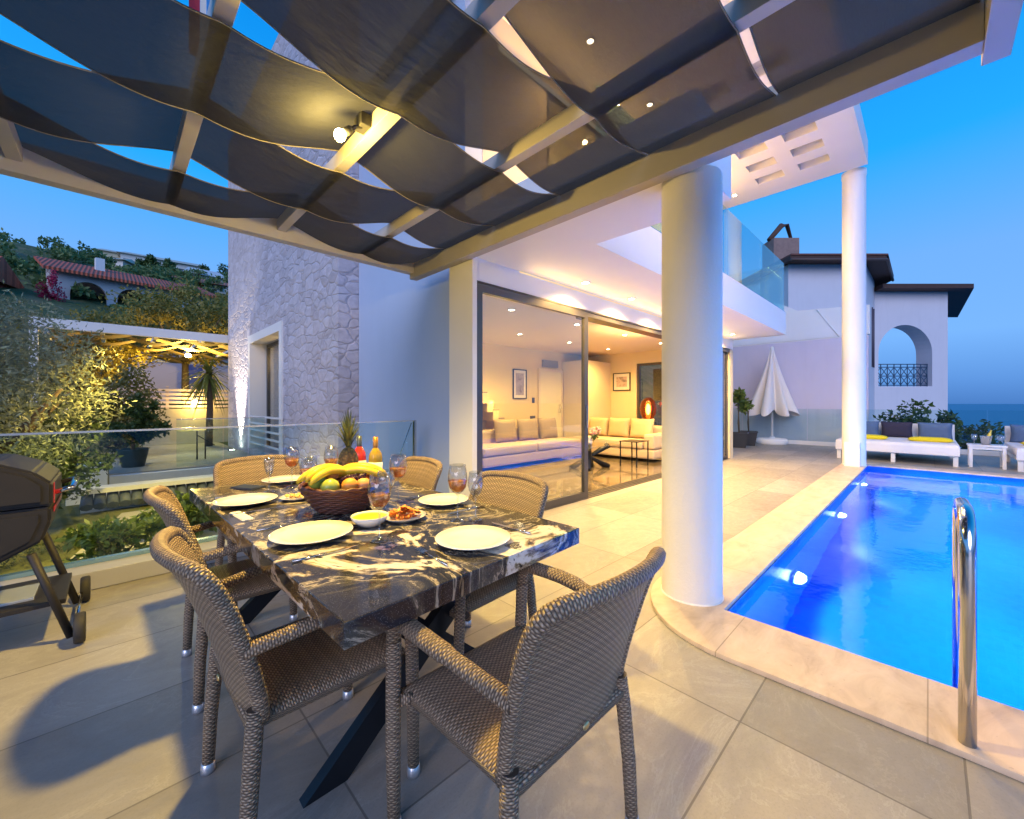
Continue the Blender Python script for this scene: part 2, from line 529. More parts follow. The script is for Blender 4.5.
# ------------------------------------------------------------------ lights
def light(name, typ, loc, power, col, parent=None, radius=.05, spot=None, blend=.6, aim=None, size=None):
    d = bpy.data.lights.new(name, typ); d.energy = power; d.color = col
    if typ in ('POINT', 'SPOT'): d.shadow_soft_size = radius
    if typ == 'SPOT': d.spot_size = R(spot); d.spot_blend = blend
    if typ == 'AREA': d.size = size
    o = bpy.data.objects.new(name, d); COL.objects.link(o)
    o.location = loc
    if aim is not None:
        o.rotation_euler = Vector(aim).to_track_quat('-Z', 'Y').to_euler()
    if parent:
        o.parent = parent
        o.location = Vector(loc) - Vector(parent.location)
    return o
WARM = (1.0, .60, .16); WARM2 = (1.0, .60, .20); YEL = (1.0, .66, .13)
EMI_SPOT = emit('spot_lens', (1, .80, .50), 60.0)
ORD = ['first', 'second', 'third', 'fourth', 'fifth', 'sixth', 'seventh', 'eighth', 'ninth', 'tenth', 'eleventh', 'twelfth']

def downlight(x, y, z, power, label, group, col=WARM, spot=150, r=.042):
    t = thing('ceiling_spotlight', label, 'spotlight', (x, y, z), 0, group)
    m = MB(); m.lathe([(r, 0), (r * 1.5, 0), (r * 1.5, -.008), (r * 1.05, -.012), (r, -.004), (r, 0)], 20)
    m.build('trim_ring', PORC, t, world=False)
    m = MB(); m.lathe([(0, -.006), (r * .98, -.006), (r * .98, -.003), (0, -.003)], 20)
    m.build('lens', EMI_SPOT, t, world=False)
    d = light('bulb', 'SPOT', (x, y, z - .03), power, col, t, .035, spot, .9, (0, 0, -1))
    return t

# ================================================================== SETTING
# ---- terrain
def hterr(x, y):
    s = lambda a, b, t: (lambda k: k * k * (3 - 2 * k))(min(1, max(0, (t - a) / (b - a))))
    hill = .40 * max(0, y - 19) * (1 - .35 * s(60, 110, y))
    hill += .10 * max(0, -x - 2) * s(14, 40, y)
    hill = min(hill, 23 + .04 * x)
    if y > 95: hill -= .3 * (y - 95)
    left = s(2, 20, y)
    drop = .42 * max(0, x - 19) * (1 - s(10, 45, y)) + .42 * max(0, -y - 9)
    z = -1.62 + hill + (math.sin(x * .31) * math.cos(y * .23)) * .4 * s(18, 30, y) - drop
    return max(z, -14)
m = MB()
xs = np.linspace(-75, 130, 96); ys = np.linspace(-50, 130, 90)
m.grid(lambda u, v: Vector((-75 + 205 * u, -50 + 180 * v, hterr(-75 + 205 * u, -50 + 180 * v))), 96, 90)
struct('hillside_ground', m, GROUND)
m = MB(); m.prism([(-9000, -9000), (9000, -9000), (9000, 9000), (-9000, 9000)], -12.6, -12.0)
struct('sea', m, SEA)

# ---- deck: slabs around the pool
PX0, PX1, PY0, PY1 = 2.66, 10.95, -4.6, .87
m = MB()
m.box(-5, PX0, -6.5, 4.30, -.30, 0)
m.box(PX0, PX1, PY1, 3.20, -.30, 0)
m.box(PX0, PX1, -6.5, PY0, -.30, 0)
m.box(PX1, 15.4, -6.5, 3.20, -.30, 0)
m.box(10.36, 15.4, 3.20, 7.3, -.30, 0)
struct('terrace_floor', m, DECK)
m = MB()
m.box(-5, 2.66, -6.5, 4.30, -1.9, -.302); m.box(10.96, 15.3, -6.5, 7.3, -4, -.302); m.box(2.66, 10.96, -6.5, -4.9, -4, -.302)
struct('terrace_foundation', m, WHITE)
# coping with the rounded corner around the near column
pts = [(2.20, -6.4), (2.20, .30)]
for k in range(0, 19):
    a = PI - (PI / 2 + .55) * k / 18 * .93
    pts.append((2.84 + .68 * math.cos(a), .82 + .62 * math.sin(a)))
outer = [p for p in pts]
outer = [(2.21, -6.4), (2.19, -.1), (2.18, .35)]
for k in range(1, 13):
    a = PI + .2 - (PI / 2 + .2) * k / 12
    outer.append((2.86 + .69 * math.cos(a), .72 + .64 * math.sin(a)))
outer += [(3.3, 1.33), (4.2, 1.28), (11.36, 1.27), (11.36, -6.4), (PX1, -6.4), (PX1, PY1), (PX0, PY1), (PX0, -6.4)]
m = MB(); m.prism(outer, .002, .026, bev=.008)
struct('pool_coping', m, TRAV, 30)
# pool shell
m = MB()
m.box(PX0 - .15, PX1 + .15, PY0 - .15, PY1 + .15, -1.52, -1.42)
m.box(PX0 - .15, PX0 - .001, PY0 - .15, PY1 + .15, -1.42, -.303); m.box(PX1 + .001, PX1 + .15, PY0 - .15, PY1 + .15, -1.42, -.303)
m.box(PX0 - .001, PX1 + .001, PY1 + .001, PY1 + .15, -1.42, -.303); m.box(PX0 - .001, PX1 + .001, PY0 - .15, PY0 - .001, -1.42, -.303)
# thin mosaic liner up to the coping
m.box(PX0 - .0005, PX0 + .012, PY0, PY1, -1.419, .001); m.box(PX1 - .012, PX1 + .0005, PY0, PY1, -1.419, .001)
m.box(PX0 + .012, PX1 - .012, PY1 - .012, PY1 + .0005, -1.419, .001); m.box(PX0 + .012, PX1 - .012, PY0 - .0005, PY0 + .012, -1.419, .001)
struct('pool_basin', m, POOLT)
m = MB(); m.grid(lambda u, v: Vector((PX0 + .013 + (PX1 - PX0 - .026) * u, PY0 + .013 + (PY1 - PY0 - .026) * v, -.065)), 4, 4)
wo = struct('pool_water', m, WATER)
if wo.data.polygons[0].normal.z < 0: wo.data.flip_normals()
EMI_POOL = emit('pool_lens', (.75, .95, 1), 8.0)
for k, (x, pw) in enumerate(((4.42, 720), (6.95, 680), (9.6, 640))):
    t = thing('pool_light', 'round underwater light in the pool wall, %s from the near column' % ORD[k], 'pool light', (x, PY1 - .012, -.72), 0, 'underwater lights in the left pool wall')
    M = Matrix.Rotation(PI / 2, 4, 'X')
    m = MB(); m.lathe([(.105, 0), (.135, .0), (.135, .02), (.105, .03), (.105, 0)], 28, M=M); m.build('trim_ring', CHROME, t, world=False)
    m = MB(); m.lathe([(.10, .012), (.102, .03), (.085, .065), (.05, .088), (0, .096)], 28, M=M); m.build('lens', EMI_POOL, t, world=False)
    light('bulb', 'SPOT', (x, PY1 - .13, -.72), pw, (.55, .92, 1.0), t, .08, 165, .5, (.05, -1, -.12))
for k, x in enumerate((4.0, 7.4)):
    t = thing('pool_light', 'underwater light in the right pool wall, %s' % ('nearer one' if k == 0 else 'farther one'), 'pool light', (x, PY0 + .012, -.72), 0, 'underwater lights in the right pool wall')
    M = Matrix.Rotation(-PI / 2, 4, 'X')
    m = MB(); m.lathe([(0, .012), (.10, .012), (.10, .022), (0, .028)], 28, M=M); m.build('lens', EMI_POOL, t, world=False)
    light('bulb', 'SPOT', (x, PY0 + .07, -.72), 950, (.55, .92, 1.0), t, .08, 165, .5, (0, 1, -.1))

# ---- house
H = thing('white_villa', 'white two-storey villa with a glass front, balcony and coffered roof beside the pool', 'house', (6, 5, 0))
m = MB()
m.box(2.555, 2.612, 3.17, 3.56, 0, 2.75); m.box(2.612, 2.80, 3.43, 3.56, 0, 2.75)
m.build('corner_pier', WHITE, H)
m = MB(); m.box(2.557, 3.20, 1.0, 3.60, 2.752, 3.22); m.build('portal_beam', WHITE, H)
m = MB(); m.box(2.80, 3.05, 3.603, 6.34, -1.5, 9.0); m.build('wall', SHADEW, H)
m = MB(); m.box(3.203, 10.42, 2.16, 3.40, 2.755, 3.24); m.box(2.95, 10.42, 3.403, 3.6, 2.9, 3.24)
m.box(2.614, 10.36, 3.20, 3.425, 2.525, 2.752)
m.build('balcony', WHITE, H)
# interior shell
m = MB(); m.box(2.72, 10.36, 3.201, 3.60, -.3, -.006); m.box(3.052, 10.36, 3.6005, 7.2, -.3, -.006); m.build('interior_floor', MARB, H)
m = MB(); m.box(2.81, 10.36, 3.501, 3.60, 2.66, 2.9); m.box(3.053, 10.36, 3.6005, 7.3, 2.66, 2.9); m.build('interior_ceiling', m_paint('interior_ceiling_paint', (.78, .66, .52)), H)
m = MB(); m.box(3.06, 10.36, 7.15, 7.35, -.006, 2.66); m.build('interior_wall', WALLIN, H)
m = MB()
m.box(10.16, 10.36, 5.55, 7.15, -.006, 2.66); m.box(10.16, 10.36, 3.20, 4.1, -.006, 2.5); m.box(10.16, 10.36, 4.1, 5.55, 2.35, 2.66); m.box(10.16, 10.36, 4.1, 5.55, -.006, .5)
m.box(10.16, 10.36, 3.50, 4.1, 2.5, 2.66)
m.build('interior_wall', WALLIN2, H)
# recessed wall panel beside the entrance door (projecting cream box)
m = MB(); m.box(8.95, 10.15, 6.35, 7.145, -.004, 2.42); m.build('wall_cabinet', m_paint('cabinet_paint', (.76, .66, .42)), H)
m = MB()
for (a, b, c, d) in ((4.1, 4.16, .5, 2.35), (5.49, 5.55, .5, 2.35), (4.16, 5.49, 2.29, 2.35), (4.16, 5.49, .5, .56), (4.8, 4.85, .56, 2.29)):
    m.box(10.2, 10.3, a, b, c, d)
wf = m.build('window_frame', FRAME, H)
m = MB(); m.box(10.245, 10.255, 4.16, 5.49, .56, 2.29); m.build('pane', GLASS, wf)
# entrance door
m = MB(); m.box(8.0, 8.86, 7.10, 7.148, 0, 2.12, .004); dr = m.build('entrance_door', m_paint('door_paint', (.80, .72, .42), .3, .02), H)
m = MB(); m.box(7.93, 8.0, 7.09, 7.149, 0, 2.19); m.box(8.86, 8.93, 7.09, 7.149, 0, 2.19); m.box(8.0, 8.86, 7.09, 7.149, 2.122, 2.19); m.build('frame', WALLIN2, dr)
m = MB(); m.tube([(8.75, 7.05, 1.0), (8.75, 7.05, 1.25)], .012); m.box(8.735, 8.765, 7.05, 7.1, 1.02, 1.035); m.box(8.735, 8.765, 7.05, 7.1, 1.2, 1.215); m.build('handle', CHROME, dr)
m = MB(); m.box(8.1, 8.7, 7.08, 7.149, 2.24, 2.42)
for k in range(7): m.box(8.12, 8.68, 7.07, 7.08, 2.255 + k * .022, 2.265 + k * .022)
m.build('air_vent', plain('vent_grey', (.35, .32, .26), .6), H)
m = MB(); m.box(7.72, 7.80, 7.125, 7.149, 1.28, 1.42, .004); m.build('intercom', plain('dark_plastic', (.05, .05, .05), .3), H)
m = MB(); m.box(7.65, 7.83, 7.13, 7.149, .86, .95, .004); m.build('socket_panel', MATS['dark_plastic'], H)
# cove strip above the doors
m = MB(); m.box(4.6, 10.1, 3.508, 3.53, 2.60, 2.615); m.build('cove_light', emit('cove', (1, .82, .6), 6), H)
light('cove_lamp', 'AREA', (7, 3.6, 2.62), 30, WARM2, H, aim=(0, .6, 1), size=1.5)
# exterior cove over the door
m = MB(); m.box(3.25, 10.1, 3.19, 3.1985, 2.738, 2.75); m.build('soffit_cove', emit('cove_out', (1, .72, .42), .9), H)
def strip_light(name, x0, x1, y, z, power, aim):
    o = light(name, 'AREA', ((x0 + x1) / 2, y, z), power, WARM2, H, aim=aim, size=.06)
    o.data.shape = 'RECTANGLE'; o.data.size = x1 - x0; o.data.size_y = .05
strip_light('soffit_cove_lamp', 3.3, 10.1, 3.16, 2.58, 20, (0, -1, .10))
m = MB(); m.box(3.3, 9.5, 3.585, 3.615, 5.52, 5.56); m.build('roof_fill_strip', emit('roof_fill_glow', (1, .8, .55), 2.0), H)  # glowing strip and lamp below are added to warm the roof underside
strip_light('roof_fill_lamp', 3.3, 9.5, 3.56, 5.58, 70, (0, -.85, .5))
# sliding door frames and panes
D = thing('sliding_glass_door', 'tall dark-framed sliding glass door slid shut beside the white pier', 'door', (3.5, 3.2, 0))
def door_panel(x0, x1, y, p, w=.07, z0=0.012, z1=2.50):
    m = MB()
    m.box(x0, x0 + w, y, y + .05, z0, z1); m.box(x1 - w, x1, y, y + .05, z0, z1)
    m.box(x0 + w, x1 - w, y, y + .05, z1 - w, z1); m.box(x0 + w, x1 - w, y, y + .05, z0, z0 + w)
    f = m.build('door_frame', FRAME, p)
    m = MB(); m.box(x0 + w - .005, x1 - w + .005, y + .022, y + .028, z0 + w - .005, z1 - w + .005); m.build('pane', GLASS, f)
door_panel(2.622, 4.56, 3.195, D, .085)
m = MB(); m.box(4.50, 4.52, 3.17, 3.194, .95, 1.25, .003); m.build('handle', CHROME, D)
m = MB(); m.box(2.6135, 2.62, 3.19, 3.42, 0, 2.503); m.build('side_frame', FRAME, D)
T = thing('door_track', 'dark aluminium top and bottom track of the open sliding doors', 'door track', (6, 3.2, 0))
m = MB(); m.box(4.562, 10.15, 3.205, 3.40, 2.44, 2.503); m.box(2.613, 10.15, 3.19, 3.42, 2.4995 + .004, 2.52); m.build('top_track', FRAME, T)
m = MB(); m.box(2.613, 10.15, 3.19, 3.42, -.004, .010)
for k in range(3): m.box(4.58, 10.15, 3.235 + .06 * k, 3.25 + .06 * k, .010, .018)
m.build('bottom_track', FRAME, T)
D2 = thing('stacked_glass_door', 'sliding glass panels stacked at the far end of the glass front, beyond the column', 'door', (9.5, 3.2, 0))
door_panel(8.9, 10.12, 3.235, D2, .06)
door_panel(8.85, 10.07, 3.30, D2, .06)
# columns
for k, (x, y, z1, lb, r) in enumerate(((2.74, 1.10, 2.95, 'thick round white column standing at the near pool corner under the pergola', .185), (10.74, 1.06, 5.93, 'tall white round column at the far pool corner, reaching the upper roof', .19))):
    t = thing('column', lb, 'column', (x, y, .02))
    m = MB(); m.lathe([(r * 1.0, 0.006), (r, .02), (r, 1.0), (r, 2.0), (r, z1 - .02)] if k else [(r, .006), (r, 1), (r, 2.73)], 48); m.lathe([(r * 1.04, 0), (r * 1.04, .012), (r, .014)], 48)
    m.build('shaft', COLM, t, world=False)
    if k:
        m = MB(); m.lathe([(.19, 5.80), (.20, 5.84), (.20, 5.93), (.1, 5.93)], 48); m.build('capital', WHITE, t, world=False)
        m = MB(); m.box(-.33, -.18, -.12, .12, .003, .48, .01); m.build('socket_box', WHITE, t, world=False)
# upper floor and roof
UP = m_paint('upper_wall', (.70, .60, .46))
m = MB(); m.box(3.3, 4.2, 3.62, 3.8, 3.24, 5.6); m.box(5.6, 6.2, 3.62, 3.8, 3.24, 5.6); m.box(8.2, 8.8, 3.62, 3.8, 3.24, 5.6); m.box(9.5, 9.6, 3.62, 3.8, 3.24, 5.6)
m.box(3.3, 9.6, 3.62, 3.8, 5.6, 5.948); m.box(9.5, 9.6, 3.8, 8.9, 3.24, 5.948); m.box(3.052, 3.3, 3.6, 9.0, 3.24, 5.948); m.box(3.3, 9.6, 8.9, 9.0, 3.24, 5.948)
m.build('upper_wall', UP, H)
for (a, b) in ((4.2, 5.6), (6.2, 8.2), (8.8, 9.5)):
    m = MB(); w = .06
    m.box(a, a + w, 3.63, 3.70, 3.24, 5.6); m.box(b - w, b, 3.63, 3.70, 3.24, 5.6); m.box(a + w, b - w, 3.63, 3.70, 5.54, 5.6); m.box(a + w, b - w, 3.63, 3.70, 3.24, 3.3)
    f = m.build('upper_window', FRAME, H)
    m = MB(); m.box(a + w, b - w, 3.66, 3.667, 3.3, 5.54); m.build('pane', GLASS, f)
m = MB(); m.box(3.3, 9.6, 3.8, 9.0, 3.24, 3.26); m.build('upper_floor', WALLIN, H)
# roof slab with two rows of rectangular openings near its pool end
m = MB()
RX0, RX1, RY0, RY1, RZ = 2.66, 10.52, .86, 9.2, 5.95
cof_x = [(8.30, 8.64), (8.98, 9.30), (9.66, 9.94)]
cof_x = [(6.3, 6.62), (6.96, 7.28)] + [(7.62, 7.94), (8.28, 8.60), (8.94, 9.24), (9.58, 9.86)]
rows = [(1.32, 1.80), (2.06, 2.54)]
y = RY0
bands = [(RY0, 1.32, False), (1.32, 1.80, True), (1.80, 2.06, False), (2.06, 2.54, True), (2.54, RY1, False)]
for (a, b, hole) in bands:
    if not hole: m.box(RX0, RX1, a, b, RZ, RZ + .38)
    else:
        x = RX0
        for (c, d) in cof_x:
            m.box(x, c, a, b, RZ, RZ + .38); x = d
        m.box(x, RX1, a, b, RZ, RZ + .38)
m.build('roof', CEIL, H)
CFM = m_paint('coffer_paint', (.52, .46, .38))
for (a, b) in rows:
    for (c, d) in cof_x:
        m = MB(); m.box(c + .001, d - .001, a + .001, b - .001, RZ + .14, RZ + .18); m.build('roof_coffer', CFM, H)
m = MB(); m.box(RX0 - .02, RX1 + .03, RY0 - .03, RY0 - .001, RZ - .0, RZ + .46); m.box(RX1 + .001, RX1 + .03, RY0, RY1, RZ, RZ + .46); m.build('roof_fascia', WHITE, H)
# white flank beyond the balcony end
W2 = thing('garden_wall', 'sloping white parapet wall behind the lilac wall, between the balcony and the far column', 'wall', (15.8, 3, 0))
b = bmesh.new()
prof = [(6.5, 3.30), (1.2, 3.30), (1.2, 4.15), (2.95, 4.25), (3.5, 4.6), (6.5, 4.6)]
vs = [b.verts.new((15.75, p[0], p[1])) for p in prof]
f = b.faces.new(vs); r = bmesh.ops.extrude_face_region(b, geom=[f])
for v in r['geom']:
    if isinstance(v, bmesh.types.BMVert): v.co.x = 15.95
m = MB(); m._merge(b); m.box(15.76, 15.94, 1.25, 6.5, -3, 3.30); m.build('parapet', WHITE, W2)
m = MB(); m.tube([(15.74, 2.45, 4.2), (15.74, 1.9, 3.3)], .012, 6); m.build('drain_pipe', WHITE, W2)
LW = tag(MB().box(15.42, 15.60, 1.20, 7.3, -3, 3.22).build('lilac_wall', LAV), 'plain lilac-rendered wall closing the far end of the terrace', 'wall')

# balcony glass
B = thing('balcony_balustrade', 'frameless glass balustrade along the upper balcony edge', 'balustrade', (7, 2.2, 3.24))
xs_ = [3.25, 5.05, 6.85, 8.65, 10.40]
for a, c in zip(xs_, xs_[1:]):
    m = MB(); m.box(a + .01, c - .01, 2.19, 2.202, 3.26, 4.30); m.build('pane', SKYG, B)
m = MB(); m.box(3.25, 10.40, 2.175, 2.217, 3.241, 3.262); m.build('channel', CHROME, B)
m = MB(); m.box(10.385, 10.397, 2.22, 3.5, 3.26, 4.30); m.build('pane', SKYG, B)

# spotlights
for k, x in enumerate((4.12, 5.22, 6.27, 7.35, 8.4, 9.45)):
    downlight(x, 2.93, 2.752, 235, 'soffit spotlight over the sliding doors, %s from the white pier' % ORD[k], 'spotlights in the balcony soffit', WARM2)
for k, (x, y) in enumerate(((9.98, 3.05), (8.0, 3.05), (6.0, 3.05), (4.4, 3.05), (4.4, 1.5), (5.6, 1.05))):
    downlight(x, y, 5.948, 320, 'spotlight in the upper roof ceiling, %s counted back from the far column' % ORD[k], 'spotlights in the upper roof', WARM2)
k = 0
for y in (4.3, 5.7):
    for x in (4.2, 5.8, 7.4, 9.0):
        downlight(x, y, 2.658, 160, 'living room ceiling spotlight in the %s row, %s from the stairs' % ('front' if y < 5 else 'back', ORD[k % 4]), 'living room spotlights', WARM)
        k += 1
light('upstairs_lamp', 'POINT', (6, 6, 5.2), 500, WARM2, H, .2)

# ---- stone tower
TW = thing('stone_tower', 'tall stair tower clad in pale rubble stone with one recessed window', 'tower', (3.5, 10, 0))
tx, ty0, ty1 = 2.48, 6.35, 14.7
wy0, wy1, wz0, wz1 = 9.35, 11.9, .15, 2.80
m = MB()
m.box(tx, tx + .5, ty0, wy0, -1.7, 9); m.box(tx, tx + .5, wy1, ty1, -1.7, 9)
m.box(tx, tx + .5, wy0, wy1, wz1, 9); m.box(tx, tx + .5, wy0, wy1, -1.7, wz0)
m.box(tx + .5, 5, ty0, ty0 + .4, -1.7, 9); m.box(tx + .5, 5, ty1 - .4, ty1, -1.7, 9)
m.build('wall', STONE, TW)
m = MB(); s = .16
m.box(tx - .03, tx + .5, wy0 - s, wy0 - .001 + .03, wz0, wz1 + s); m.box(tx - .03, tx + .5, wy1 - .03, wy1 + s, wz0, wz1 + s); m.box(tx - .03, tx + .5, wy0 + .03, wy1 - .03, wz1 - .03, wz1 + s)
sr = m.build('window_surround', WHITE, TW)
m = MB(); m.box(tx + .34, tx + .42, wy0 + .03, wy0 + .11, wz0, wz1 - .03); m.box(tx + .34, tx + .42, wy1 - .11, wy1 - .03, wz0, wz1 - .03)
m.box(tx + .34, tx + .42, wy0 + .11, wy1 - .11, wz1 - .11, wz1 - .03); m.box(tx + .34, tx + .42, (wy0 + wy1) / 2 - .03, (wy0 + wy1) / 2 + .03, wz0, wz1 - .11)
wf = m.build('window', FRAME, TW)
m = MB(); m.box(tx + .37, tx + .378, wy0 + .11, wy1 - .11, wz0, wz1 - .11); m.build('pane', GLASS, wf)
m = MB()
for k in range(5): m.box(tx - .05, tx - .02, wy0 - .25, wy1 + .05, .30 + k * .16, .34 + k * .16)
m.box(tx - .02, tx - .001, wy0 - .1, wy0 - .06, .28, 1.0); m.box(tx - .02, tx - .001, wy1 - .04, wy1, .28, 1.0)
m.build('window_rail', WHITE, TW)
m = MB()
m.box(tx + .9, tx + .93, wy0 - .5, wy1 + .5, -.2, 3.2); m.build('curtain', m_paint('curtain_cloth', (.75, .66, .48)), TW)
light('stair_lamp', 'POINT', (tx + .65, 10.6, 2.4), 14, WARM2, TW, .1)
# uplight
ul = thing('wall_uplight', 'bright ground uplight washing the left edge of the stone tower', 'uplight', (tx - .20, 13.0, -.02))
m = MB(); m.lathe([(.09, 0), (.10, 0), (.10, .05), (.09, .06), (.08, .02), (0, .02)], 20); m.build('housing', CHROME, ul, world=False)
m = MB(); m.lathe([(0, .045), (.078, .045), (.078, .05), (0, .05)], 20); m.build('lens', emit('uplight_lens', (1, .9, .75), 60), ul, world=False)
light('bulb', 'SPOT', (tx - .20, 13.0, .06), 1500, (1, .88, .72), ul, .04, 60, .7, (.07, 0, 1))

# flag on a pole
fl = thing('flag', 'red, white and blue striped cloth hanging from a pole on the stone tower', 'flag', (1.0, 7.6, 7.0))
m = MB(); m.tube([(2.47, 7.6, 8.9), (.55, 7.6, 8.95)], .02, 8); m.build('pole', WHITE, fl)
for k, (cc, a, b) in enumerate((((.5, .03, .05), .80, .935), ((.75, .70, .62), .937, 1.01), ((.03, .25, .6), 1.012, 1.10))):
    m = MB(); m.grid(lambda u, v: Vector((a + (b - a) * u, 7.6 + .03 * math.sin(14 * (a + (b - a) * u) + 4 * v), 6.4 + 2.5 * v)), 6, 16)
    m.build('stripe', plain('cloth%d' % k, cc, .8), fl)

# ================================================================== PERGOLA
PG = thing('pergola', 'taupe steel pergola beams and rafters over the dining table', 'pergola', (1, 2, 2.75))
RAF = [-1.215, -.45, .32, 1.09, 1.85]
BZ0, BZ1 = 2.79, 3.0
m = MB(); m.box(2.455, 2.55, -.154, 4.20, 2.71, 2.935, .003); m.build('beam', STEELD, PG)
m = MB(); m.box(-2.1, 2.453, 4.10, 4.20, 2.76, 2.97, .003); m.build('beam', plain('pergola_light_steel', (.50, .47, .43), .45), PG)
m = MB(); m.box(-2.1, 2.62, -.235, -.155, 2.70, 2.96, .003); m.build('beam', STEELD, PG)
m = MB(); m.box(-2.1, -2.0, -.154, 4.10, BZ0, BZ1, .003); m.build('beam', STEELD, PG)
for x in RAF:
    m = MB(); m.box(x - .035, x + .035, -.154, 4.098, 2.835, 2.93, .003); m.build('rafter', STEEL, PG)
nodes = [-2.0] + RAF + [2.457]
strips = [(-.14, .54), (.555, 1.255), (1.27, 1.975), (1.99, 2.72), (2.735, 3.475), (3.49, 4.11)]
SN = ['nearest the pool-side beam end', 'second from the pool-side beam end', 'third from the pool side, over the near table end', 'fourth from the pool side, over the table middle', 'fifth from the pool side, next to the lamp', 'outermost on the garden side, above the stone tower view']
def strip_z(j, x):
    zs = []
    for i, n in enumerate(nodes):
        if i == 0 or i == len(nodes) - 1: zs.append(2.875)
        else:
            above = ((i + j) % 2 == 1) if True else False
            zs.append(2.943 if above else 2.818)
    for i in range(len(nodes) - 1):
        if x <= nodes[i + 1] + 1e-9:
            t = (x - nodes[i]) / (nodes[i + 1] - nodes[i]); t = min(max(t, 0), 1)
            s = (1 - math.cos(PI * t)) / 2
            hi = abs(zs[i] - zs[i + 1]) < .1
            sag = (.085 if (zs[i] > 2.9 and zs[i + 1] > 2.9) else .05) * math.sin(PI * t)
            return zs[i] * (1 - s) + zs[i + 1] * s - sag
    return zs[-1]
# rafter at x=1.85 is node index 5: strips 0,2,4 pass above it
for j, (a, b) in enumerate(strips):
    st = thing('shade_strip', 'dark grey woven shade strip, ' + SN[j], 'sunshade', (1, (a + b) / 2, 2.9), 0, 'woven fabric strips across the pergola')
    def fn(u, v, top=0):
        x = -2.0 + 4.457 * u
        w = v - .5
        return Vector((x, a + (b - a) * v, strip_z(j, x) + .004 * math.sin(x * 7.1 + j + 3 * v)))
    m = MB(); m.grid(fn, 110, 8); m.build('fabric', FABR, st)
    for v in (0, 1):
        m = MB(); m.tube([fn(k / 110, v) for k in range(111)], .0038, 6); m.build('hem', HEM, st)
# pergola lamp
lx, ly, lz = .93, 2.27, 2.80
L = thing('pergola_lamp', 'glowing bulb lamp fixed to a pergola rafter above the table', 'lamp', (lx, ly, lz))
m = MB(); m.box(.995, 1.053, ly - .05, ly + .05, 2.85, 2.92, .004); m.tube([(1.02, ly, 2.86), (.98, ly, 2.84), (.95, ly, 2.81)], .012, 8); m.tube([(.955, ly, 2.815), (.917, ly, 2.78)], .022, 12)
m.build('bracket', plain('lamp_black', (.03, .03, .03), .5), L)
m = MB(); m.ball((.895, ly, 2.755), .030, .030, .034); m.build('bulb_glass', emit('bulb_glow', (1, .72, .25), 90), L)
light('bulb', 'POINT', (.885, ly, 2.70), 55, YEL, L, .05)
light('bulb', 'SPOT', (.885, ly, 2.70), 360, YEL, L, .075, 124, .6, (-.06, 0, -1))

# ================================================================== BALUSTRADE (garden side)
m = MB(); m.box(-5, 2.64, 4.0, 4.298, .002, .125, .006)
tag(m.build('kerb', m_paint('kerb_stone', (.42, .42, .42), .5, .2, .1)), 'grey stone kerb under the glass balustrade on the garden side', 'kerb')
B = thing('glass_balustrade', 'clear glass balustrade with a slim rail between the terrace and the garden', 'balustrade', (0, 4.22, .125))
xs_ = [-4.9, -3.3, -1.72, .86, 2.52]
for a, c in zip(xs_, xs_[1:]):
    m = MB(); m.box(a + .008, c - .008, 4.215, 4.227, .14, 1.065); m.build('pane', BALG, B)
m = MB(); m.box(-4.9, 2.52, 4.195, 4.247, .126, .155); m.build('channel', plain('channel_alu', (.30, .50, .62), .25, .8), B)
m = MB(); m.box(-4.9, 2.52, 4.211, 4.231, 1.066, 1.080); m.build('top_rail', plain('rail_alu', (.7, .74, .74), .25, .7), B)
m = MB(); m.tube([(2.5, 4.235, 1.05), (2.15, 4.235, .2)], .006, 6); m.box(2.52, 2.545, 4.20, 4.24, .13, 1.08); m.build('end_post', CHROME, B)

# far glass fence and its posts
B = thing('glass_balustrade', 'low glass balustrade at the far end of the terrace behind the sunbeds', 'balustrade', (15.25, -1, 0))
ys_ = [-6.4, -4.6, -2.8, -1.0, .8, 2.6, 4.4, 6.2]
for a, c in zip(ys_, ys_[1:]):
    m = MB(); m.box(15.20, 15.215, a + .01, c - .01, .12, 1.10); m.build('pane', BALG, B)
m = MB(); m.box(15.15, 15.28, -6.4, 6.2, .001, .12, .004); m.build('kerb', WHITE, B)

# ================================================================== DINING TABLE
DT = thing('dining_table', 'long dark granite-topped dining table with white veins and crossed steel legs', 'table', (.90, 2.07, 0))
m = MB(); m.prism([(.395, .975), (1.405, 1.03), (1.355, 3.20), (.335, 3.145)], .69, .755, .004); m.build('tabletop', GRAN, DT, world=True)
for y in (1.38, 2.76):
    for (xa, xb) in ((.50, 1.30), (1.30, .50)):
        m = MB(); d = .045 if xa > xb else 0
        b = bmesh.new()
        w = .07
        P4 = [(xa - w, 0), (xa + w, 0), (xb + w, .69), (xb - w, .69)]
        vs = [b.verts.new((p[0], y + d, p[1])) for p in P4]
        f = b.faces.new(vs); r = bmesh.ops.extrude_face_region(b, geom=[f])
        for v in r['geom']:
            if isinstance(v, bmesh.types.BMVert): v.co.y = y + d + .042
        m._merge(b); m.build('leg', BLACK, DT)
m = MB(); m.box(.86, .94, 1.47, 2.755, .62, .688); m.build('stretcher', BLACK, DT)

# ---- chairs
def arc_path(pts, n=6, rad=.08):
    """polyline with rounded corners"""
    P = [Vector(p) for p in pts]; out = [P[0]]
    for i in range(1, len(P) - 1):
        a, b, c = P[i - 1], P[i], P[i + 1]
        d1 = (a - b); d2 = (c - b); rr = min(rad, d1.length * .48, d2.length * .48)
        p1 = b + d1.normalized() * rr; p2 = b + d2.normalized() * rr
        for k in range(n + 1):
            t = k / n; out.append(p1 * (1 - t) ** 2 + b * 2 * t * (1 - t) + p2 * t * t)
    out.append(P[-1]); return out

